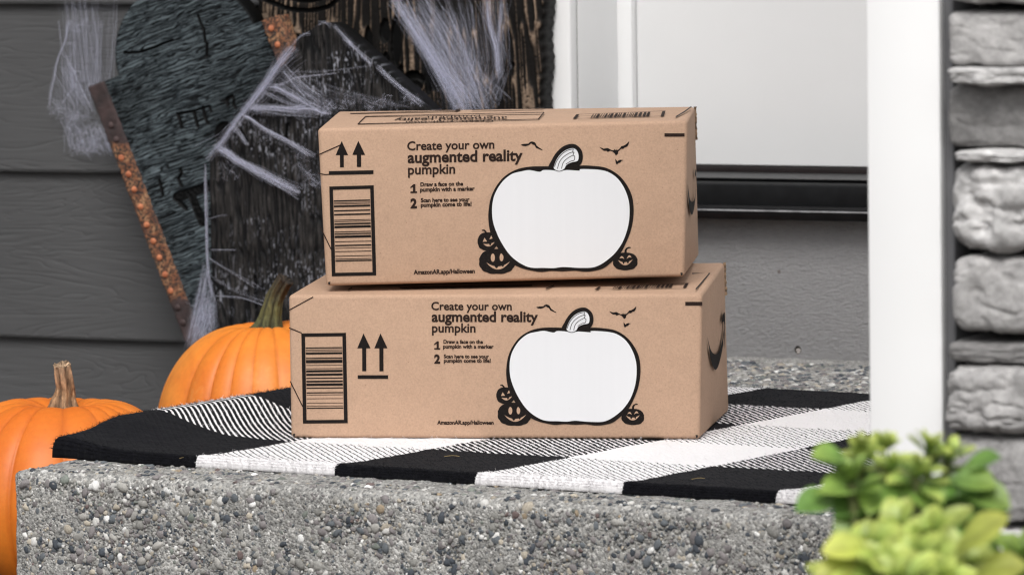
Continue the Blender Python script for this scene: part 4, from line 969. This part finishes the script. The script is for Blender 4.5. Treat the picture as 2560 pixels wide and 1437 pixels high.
cc = t.mix(1, t.ramp(f1, [(.3, .72), (.5, 1), (.72, 1.28)]), t.ramp(tn, [(0, (.07, .068, .066)), (.5, (.37, .36, .355)), (1, (.80, .79, .785))]), 'MULTIPLY')
cc = t.mix(1, t.ramp(f2, [(.3, .75), (.7, 1.25)]), cc, 'MULTIPLY')
t.p(Base_Color=cc, Roughness=.85); b1 = t.bump(f1, .4, .006); t.bump(f2, .6, .003, b1); M_LEDGE = t.m
pil = thing('stone_pillar', PP(a1+.06, .0, zb_), 'grey stacked ledgestone pillar at the right edge of the photo', 'pillar')
pbox('mortar_core', a1+.012, a1+.34, .06, .3, zb_, 2.3, simple('dark_mortar', (.022, .021, .02), .95), pil, 0)
def rock(x0, x1, y0, y1, dep, tone, rough, seed, rnd=.3):
    """block between picture heights y0,y1; front at dep metres ahead of the pillar core"""
    qa0 = pa_(x0, (y0+y1)/2, .05-dep); qa1 = pa_(x1, (y0+y1)/2, .05-dep)
    z1 = float(on_plane(np.array(float(x0)), np.array(float(y0)), PY+HV*(.05-dep), HV)[2]); z0 = float(on_plane(np.array(float(x0)), np.array(float(y1)), PY+HV*(.05-dep), HV)[2])
    n = 34; g = np.linspace(-1, 1, n); V = []; Fc = []; off = 0
    for ax in range(3):
        for sg in (-1, 1):
            a_, b_ = np.meshgrid(g, g, indexing='ij'); q = np.zeros((n, n, 3)); q[..., ax] = sg; q[..., (ax+1) % 3] = a_; q[..., (ax+2) % 3] = b_
            pw = 2+8*(1-rnd); ln = (np.abs(q)**pw).sum(-1)**(1/pw); q = q/ln[..., None]
            V.append(q.reshape(-1, 3)); f = gridfaces(n, n, off); Fc.append(f if sg > 0 else f[:, ::-1]); off += n*n
    q = np.concatenate(V)
    nn = fbm(q[:, 0]*3.2+seed*3.1, q[:, 2]*1.1+q[:, 1]*1.3+seed, seed, 3)-.5; n2 = fbm(q[:, 0]*11+seed, q[:, 2]*3+q[:, 1]*3, seed+5)-.5
    crease = sstep(0, .07, np.abs(fbm(q[:, 0]*1.6+seed*2, q[:, 2]*1.8+q[:, 1], seed+9)-.5))-1
    sz = np.array([(qa1-qa0)/2, (dep+.01)/2+.02, (z1-z0)/2])
    d = rough*.7*(nn*1.3+n2*.35+crease*.35)
    dirn = q/np.linalg.norm(q*1, axis=1, keepdims=True)
    L = q*sz+dirn*d[:, None]*np.array([.6, 1., .7])
    cx_, cy_, cz_ = (qa0+qa1)/2, .055-(dep+.01)/2, (z0+z1)/2
    W = np.array([PY[0], PY[1], 0])+HU*(cx_+L[:, :1])+HV*(cy_+L[:, 1:2])+np.array([0, 0, 1.])*(cz_+L[:, 2:])
    mk('stone', W, Fc, M_LEDGE, pil, smooth=True, attrs={'tone': np.full(len(W), tone)})
for a in ((2383, 2700, -90, 8, .055, .62, .008, 1, .3), (2389, 2690, 26, 163, .045, .50, .006, 2, .12), (2381, 2700, 166, 212, .066, .66, .010, 3, .5), (2389, 2700, 206, 367, .038, .24, .006, 4, .1),
          (2394, 2690, 371, 404, .062, .70, .008, 5, .6), (2392, 2720, 402, 622, .056, .62, .022, 6, .45), (2398, 2720, 632, 826, .05, .46, .010, 7, .3), (2388, 2700, 846, 900, .045, .18, .006, 8, .25),
          (2376, 2700, 905, 1070, .06, .42, .014, 9, .35), (2384, 2740, 1078, 1296, .05, .36, .010, 10, .25), (2400, 2720, 1310, 1480, .056, .68, .012, 11, .4)): rock(*a)

# ------------------------------------------------------------------ plants in front
t = NT('succulent_leaf'); c = t.co(); lc = t.attr('lc', 'Color')
cc = t.mix(1, t.ramp(t.noise(c, 120, 4), [(.3, .85), (.7, 1.15)]), lc, 'MULTIPLY'); t.p(Base_Color=cc, Roughness=.42, Specular_IOR_Level=.45)
tl = t.n.new('ShaderNodeBsdfTranslucent'); t.link(cc, tl.inputs[0]); mx = t.n.new('ShaderNodeMixShader'); mx.inputs[0].default_value = .3
t.link(t.b.outputs[0], mx.inputs[1]); t.link(tl.outputs[0], mx.inputs[2]); t.link(mx.outputs[0], t.out.inputs[0]); M_LEAF = t.m
M_STALK = simple('plant_stalk', (.11, .13, .04), .6, .25, 80)
class Plant:
    def __init__(s, label, base): s.label, s.base = label, np.asarray(base, float); s.V, s.F, s.C, s.n = [], [], [], 0; s.st = []
    def leaf(s, p, d, up, L, Wd, col, tip, droop=.3, cup=.25):
        d = unit(d); sd_ = unit(np.cross(d, up)); nn = np.cross(sd_, d)
        m, k = 9, 7; u = np.linspace(0, 1, m)[:, None]; v = np.linspace(-1, 1, k)[None]
        wd = Wd*(np.sin(np.clip(u, 0, 1)**1.35*math.pi)**.75*.5+.04*(1-u)); x = u*L
        zc = -droop*L*u**2+cup*wd*np.abs(v)**1.6+.02*L*np.sin(v*5+u*8)*.4
        P = p+d*x[..., None]+sd_*(wd*v)[..., None]+nn*zc[..., None]
        s.V.append(P.reshape(-1, 3)); s.F.append(gridfaces(m, k, s.n)); s.n += m*k
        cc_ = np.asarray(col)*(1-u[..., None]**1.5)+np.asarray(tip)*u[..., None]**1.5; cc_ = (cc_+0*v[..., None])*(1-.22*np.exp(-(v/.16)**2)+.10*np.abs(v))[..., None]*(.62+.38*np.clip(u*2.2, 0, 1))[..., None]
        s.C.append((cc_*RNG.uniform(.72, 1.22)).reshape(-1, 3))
    def rosette(s, p, ax, spec, col, tip):
        ax = unit(ax); e1 = unit(np.cross(ax, [0.3, 1, .1])); e2 = np.cross(ax, e1); a0 = RNG.uniform(0, 6.28)
        for n, el, L, Wd, hgt in spec:
            for i in range(n):
                a = a0+i*2*math.pi/n+RNG.normal(0, .18); e = el+RNG.normal(0, .13); a0 += 1.1
                d = (e1*math.cos(a)+e2*math.sin(a))*math.cos(e)+ax*math.sin(e)
                s.leaf(p+ax*hgt, d, ax, L*RNG.uniform(.82, 1.15), Wd*RNG.uniform(.85, 1.12), col, tip, RNG.uniform(.0, .3), RNG.uniform(.15, .5))
        s.st.append(np.array([s.base+(p-s.base)*np.array([.5, .5, 0])*.0, (s.base*.55+p*.45)+np.array([0, 0, -.02]), p]))
    def build(s):
        root = thing('sedum_plant', s.base, s.label, 'plant', 'leafy plants in front of the step')
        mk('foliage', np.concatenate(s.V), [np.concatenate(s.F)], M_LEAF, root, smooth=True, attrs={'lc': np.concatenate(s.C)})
        P = []
        for a in s.st: q = smoothpoly(a, 7, False); P.append(q)
        V, Fc = tubes(np.array(P), .0035, 6); mk('stems', V, [Fc], M_STALK, root, smooth=True)
GR, GT = (.18, .32, .07), (.32, .45, .10); YG, YT = (.27, .41, .075), (.54, .60, .15); DG = (.07, .15, .035)
PYd = 3.92
pp = lambda x, y, dy=0: on_y(x, y, PYd+dy)
pl = Plant('green plant with broad leaves and yellow tipped buds rising in front of the white post', [*pp(2240, 1300)[:2], GZ])
for x, y, dy in ((2150, 1130, .02), (2225, 1165, .0), (2320, 1120, .03), (2370, 1135, .04), (2130, 1190, -.02), (2290, 1175, -.02), (2200, 1120, .05)):
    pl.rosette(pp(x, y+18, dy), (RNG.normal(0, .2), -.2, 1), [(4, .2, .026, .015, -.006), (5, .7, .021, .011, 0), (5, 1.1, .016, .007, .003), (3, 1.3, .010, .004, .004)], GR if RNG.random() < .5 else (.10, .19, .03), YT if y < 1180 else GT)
for x, y, dx, dz, L, W_ in ((2110, 1245, -1, .0, .036, .027), (2180, 1240, -.55, -.12, .034, .026), (2240, 1245, .1, -.35, .030, .024), (2330, 1225, .8, .25, .046, .028), (2345, 1262, 1, .02, .050, .032), (2340, 1290, .9, -.2, .050, .030), (2280, 1250, .5, .25, .036, .022), (2150, 1290, -.3, -.3, .03, .022), (2130, 1170, -.9, .5, .03, .02), (2400, 1180, .7, .5, .032, .020), (2220, 1290, -.2, -.2, .032, .025)):
    pl.leaf(pp(x, y), (dx, -.5, dz), (0, -.55, .85), L, W_, GR, (.12, .24, .05), .22, .3)
for x, y, dx, dz, L, W_ in ((2165, 1215, -.9, .15, .034, .026), (2215, 1205, -.3, -.3, .030, .026), (2290, 1200, .3, -.35, .030, .025), (2370, 1200, .9, .1, .034, .026), (2120, 1150, -.8, .35, .028, .022), (2395, 1225, .95, -.1, .038, .028), (2180, 1275, -.7, -.4, .034, .026), (2250, 1190, .05, -.5, .026, .022)):
    pl.leaf(pp(x, y, -.01), (dx, -.55, dz), (0, -.55, .85), L, W_, (.17, .31, .07), (.30, .42, .09), .25, .35)
for x, y in ((2190, 1230), (2260, 1215), (2320, 1240), (2230, 1290), (2300, 1290), (2180, 1290)):
    pl.rosette(pp(x, y, .05), (0, -.3, 1), [(5, .3, .034, .024, 0)], DG, GR)
pl.leaf(pp(2200, 1262, -.02), (1, -.4, .15), (0, -.6, .8), .018, .010, (.42, .26, .03), (.42, .22, .03), .4, .2)
pl.build()
pl = Plant('yellow green plant filling the lower right corner in front of the taller green plant', [*pp(2280, 1500, -.12)[:2], GZ])
for x, y, dy in ((2170, 1360, -.1), (2250, 1320, -.08), (2330, 1330, -.1), (2290, 1390, -.14), (2210, 1410, -.16), (2380, 1390, -.12), (2350, 1440, -.16), (2140, 1440, -.14), (2440, 1440, -.12), (2260, 1440, -.18)):
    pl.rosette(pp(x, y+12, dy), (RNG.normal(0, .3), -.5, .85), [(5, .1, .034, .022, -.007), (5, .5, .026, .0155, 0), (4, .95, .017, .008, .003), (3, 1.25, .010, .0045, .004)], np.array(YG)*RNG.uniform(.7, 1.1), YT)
for x, y, dx, dz, L, W_ in ((2190, 1365, -1, .05, .038, .021), (2390, 1380, .75, .7, .044, .023), (2150, 1400, -.8, -.2, .034, .02), (2420, 1440, .9, .3, .04, .024)):
    pl.leaf(pp(x, y, -.15), (dx, -.4, dz), (0, -.7, .7), L, W_, (.40, .46, .08), (.52, .54, .12), .15, .3)
for x, y in ((2220, 1370), (2300, 1360), (2360, 1420), (2260, 1440)):
    pl.rosette(pp(x, y, -.03), (0, -.3, 1), [(6, .2, .034, .024, 0)], GR, (.14, .24, .04))
pl.build()
pl = Plant('low light green plant cut off by the right edge below the stone pillar', [*pp(2540, 1500, -.05)[:2], GZ])
for x, y, dy in ((2520, 1400, -.02), (2570, 1390, -.03), (2480, 1440, -.05), (2600, 1440, -.05)):
    pl.rosette(pp(x, y+14, dy), (RNG.normal(0, .25), -.4, .9), [(5, .15, .034, .022, -.006), (6, .6, .027, .016, 0), (4, 1.0, .018, .010, .003)], (.12, .21, .035), (.25, .34, .07))
pl.build()

# ------------------------------------------------------------------ bits of straw on the mat
M_STRAW = simple('dry_straw', (.30, .22, .10), .8, .25, 200)
for x, y, a_, ln, lb_ in ((1745, 1196, .3, .014, 'short tan straw curled on the black check nearest the plant'), (1130, 1140, -.1, .015, 'thin straw lying on the black check below the lower box'), (455, 1144, 1.2, .010, 'straw stub caught at the mat edge near the left corner'), (1880, 1012, .05, .018, 'brown dry needle on the concrete behind the mat')):
    z_ = .0105 if y > 1020 else .003
    p_ = on_z(x, y, z_); d_ = np.array([math.cos(a_), math.sin(a_), 0]); q_ = np.array([-d_[1], d_[0], 0])
    P = np.array([[p_+d_*ln*(u-.5)+q_*ln*.10*math.sin(u*4.5+x)+np.array([0, 0, .0006*math.sin(u*math.pi)]) for u in np.linspace(0, 1, 8)]])
    V, Fc = tubes(P, .0003, 5); tag(mk('straw', V, [Fc], M_STRAW, None, smooth=True, base=p_), lb_, 'straw', 'bits of straw on the porch')
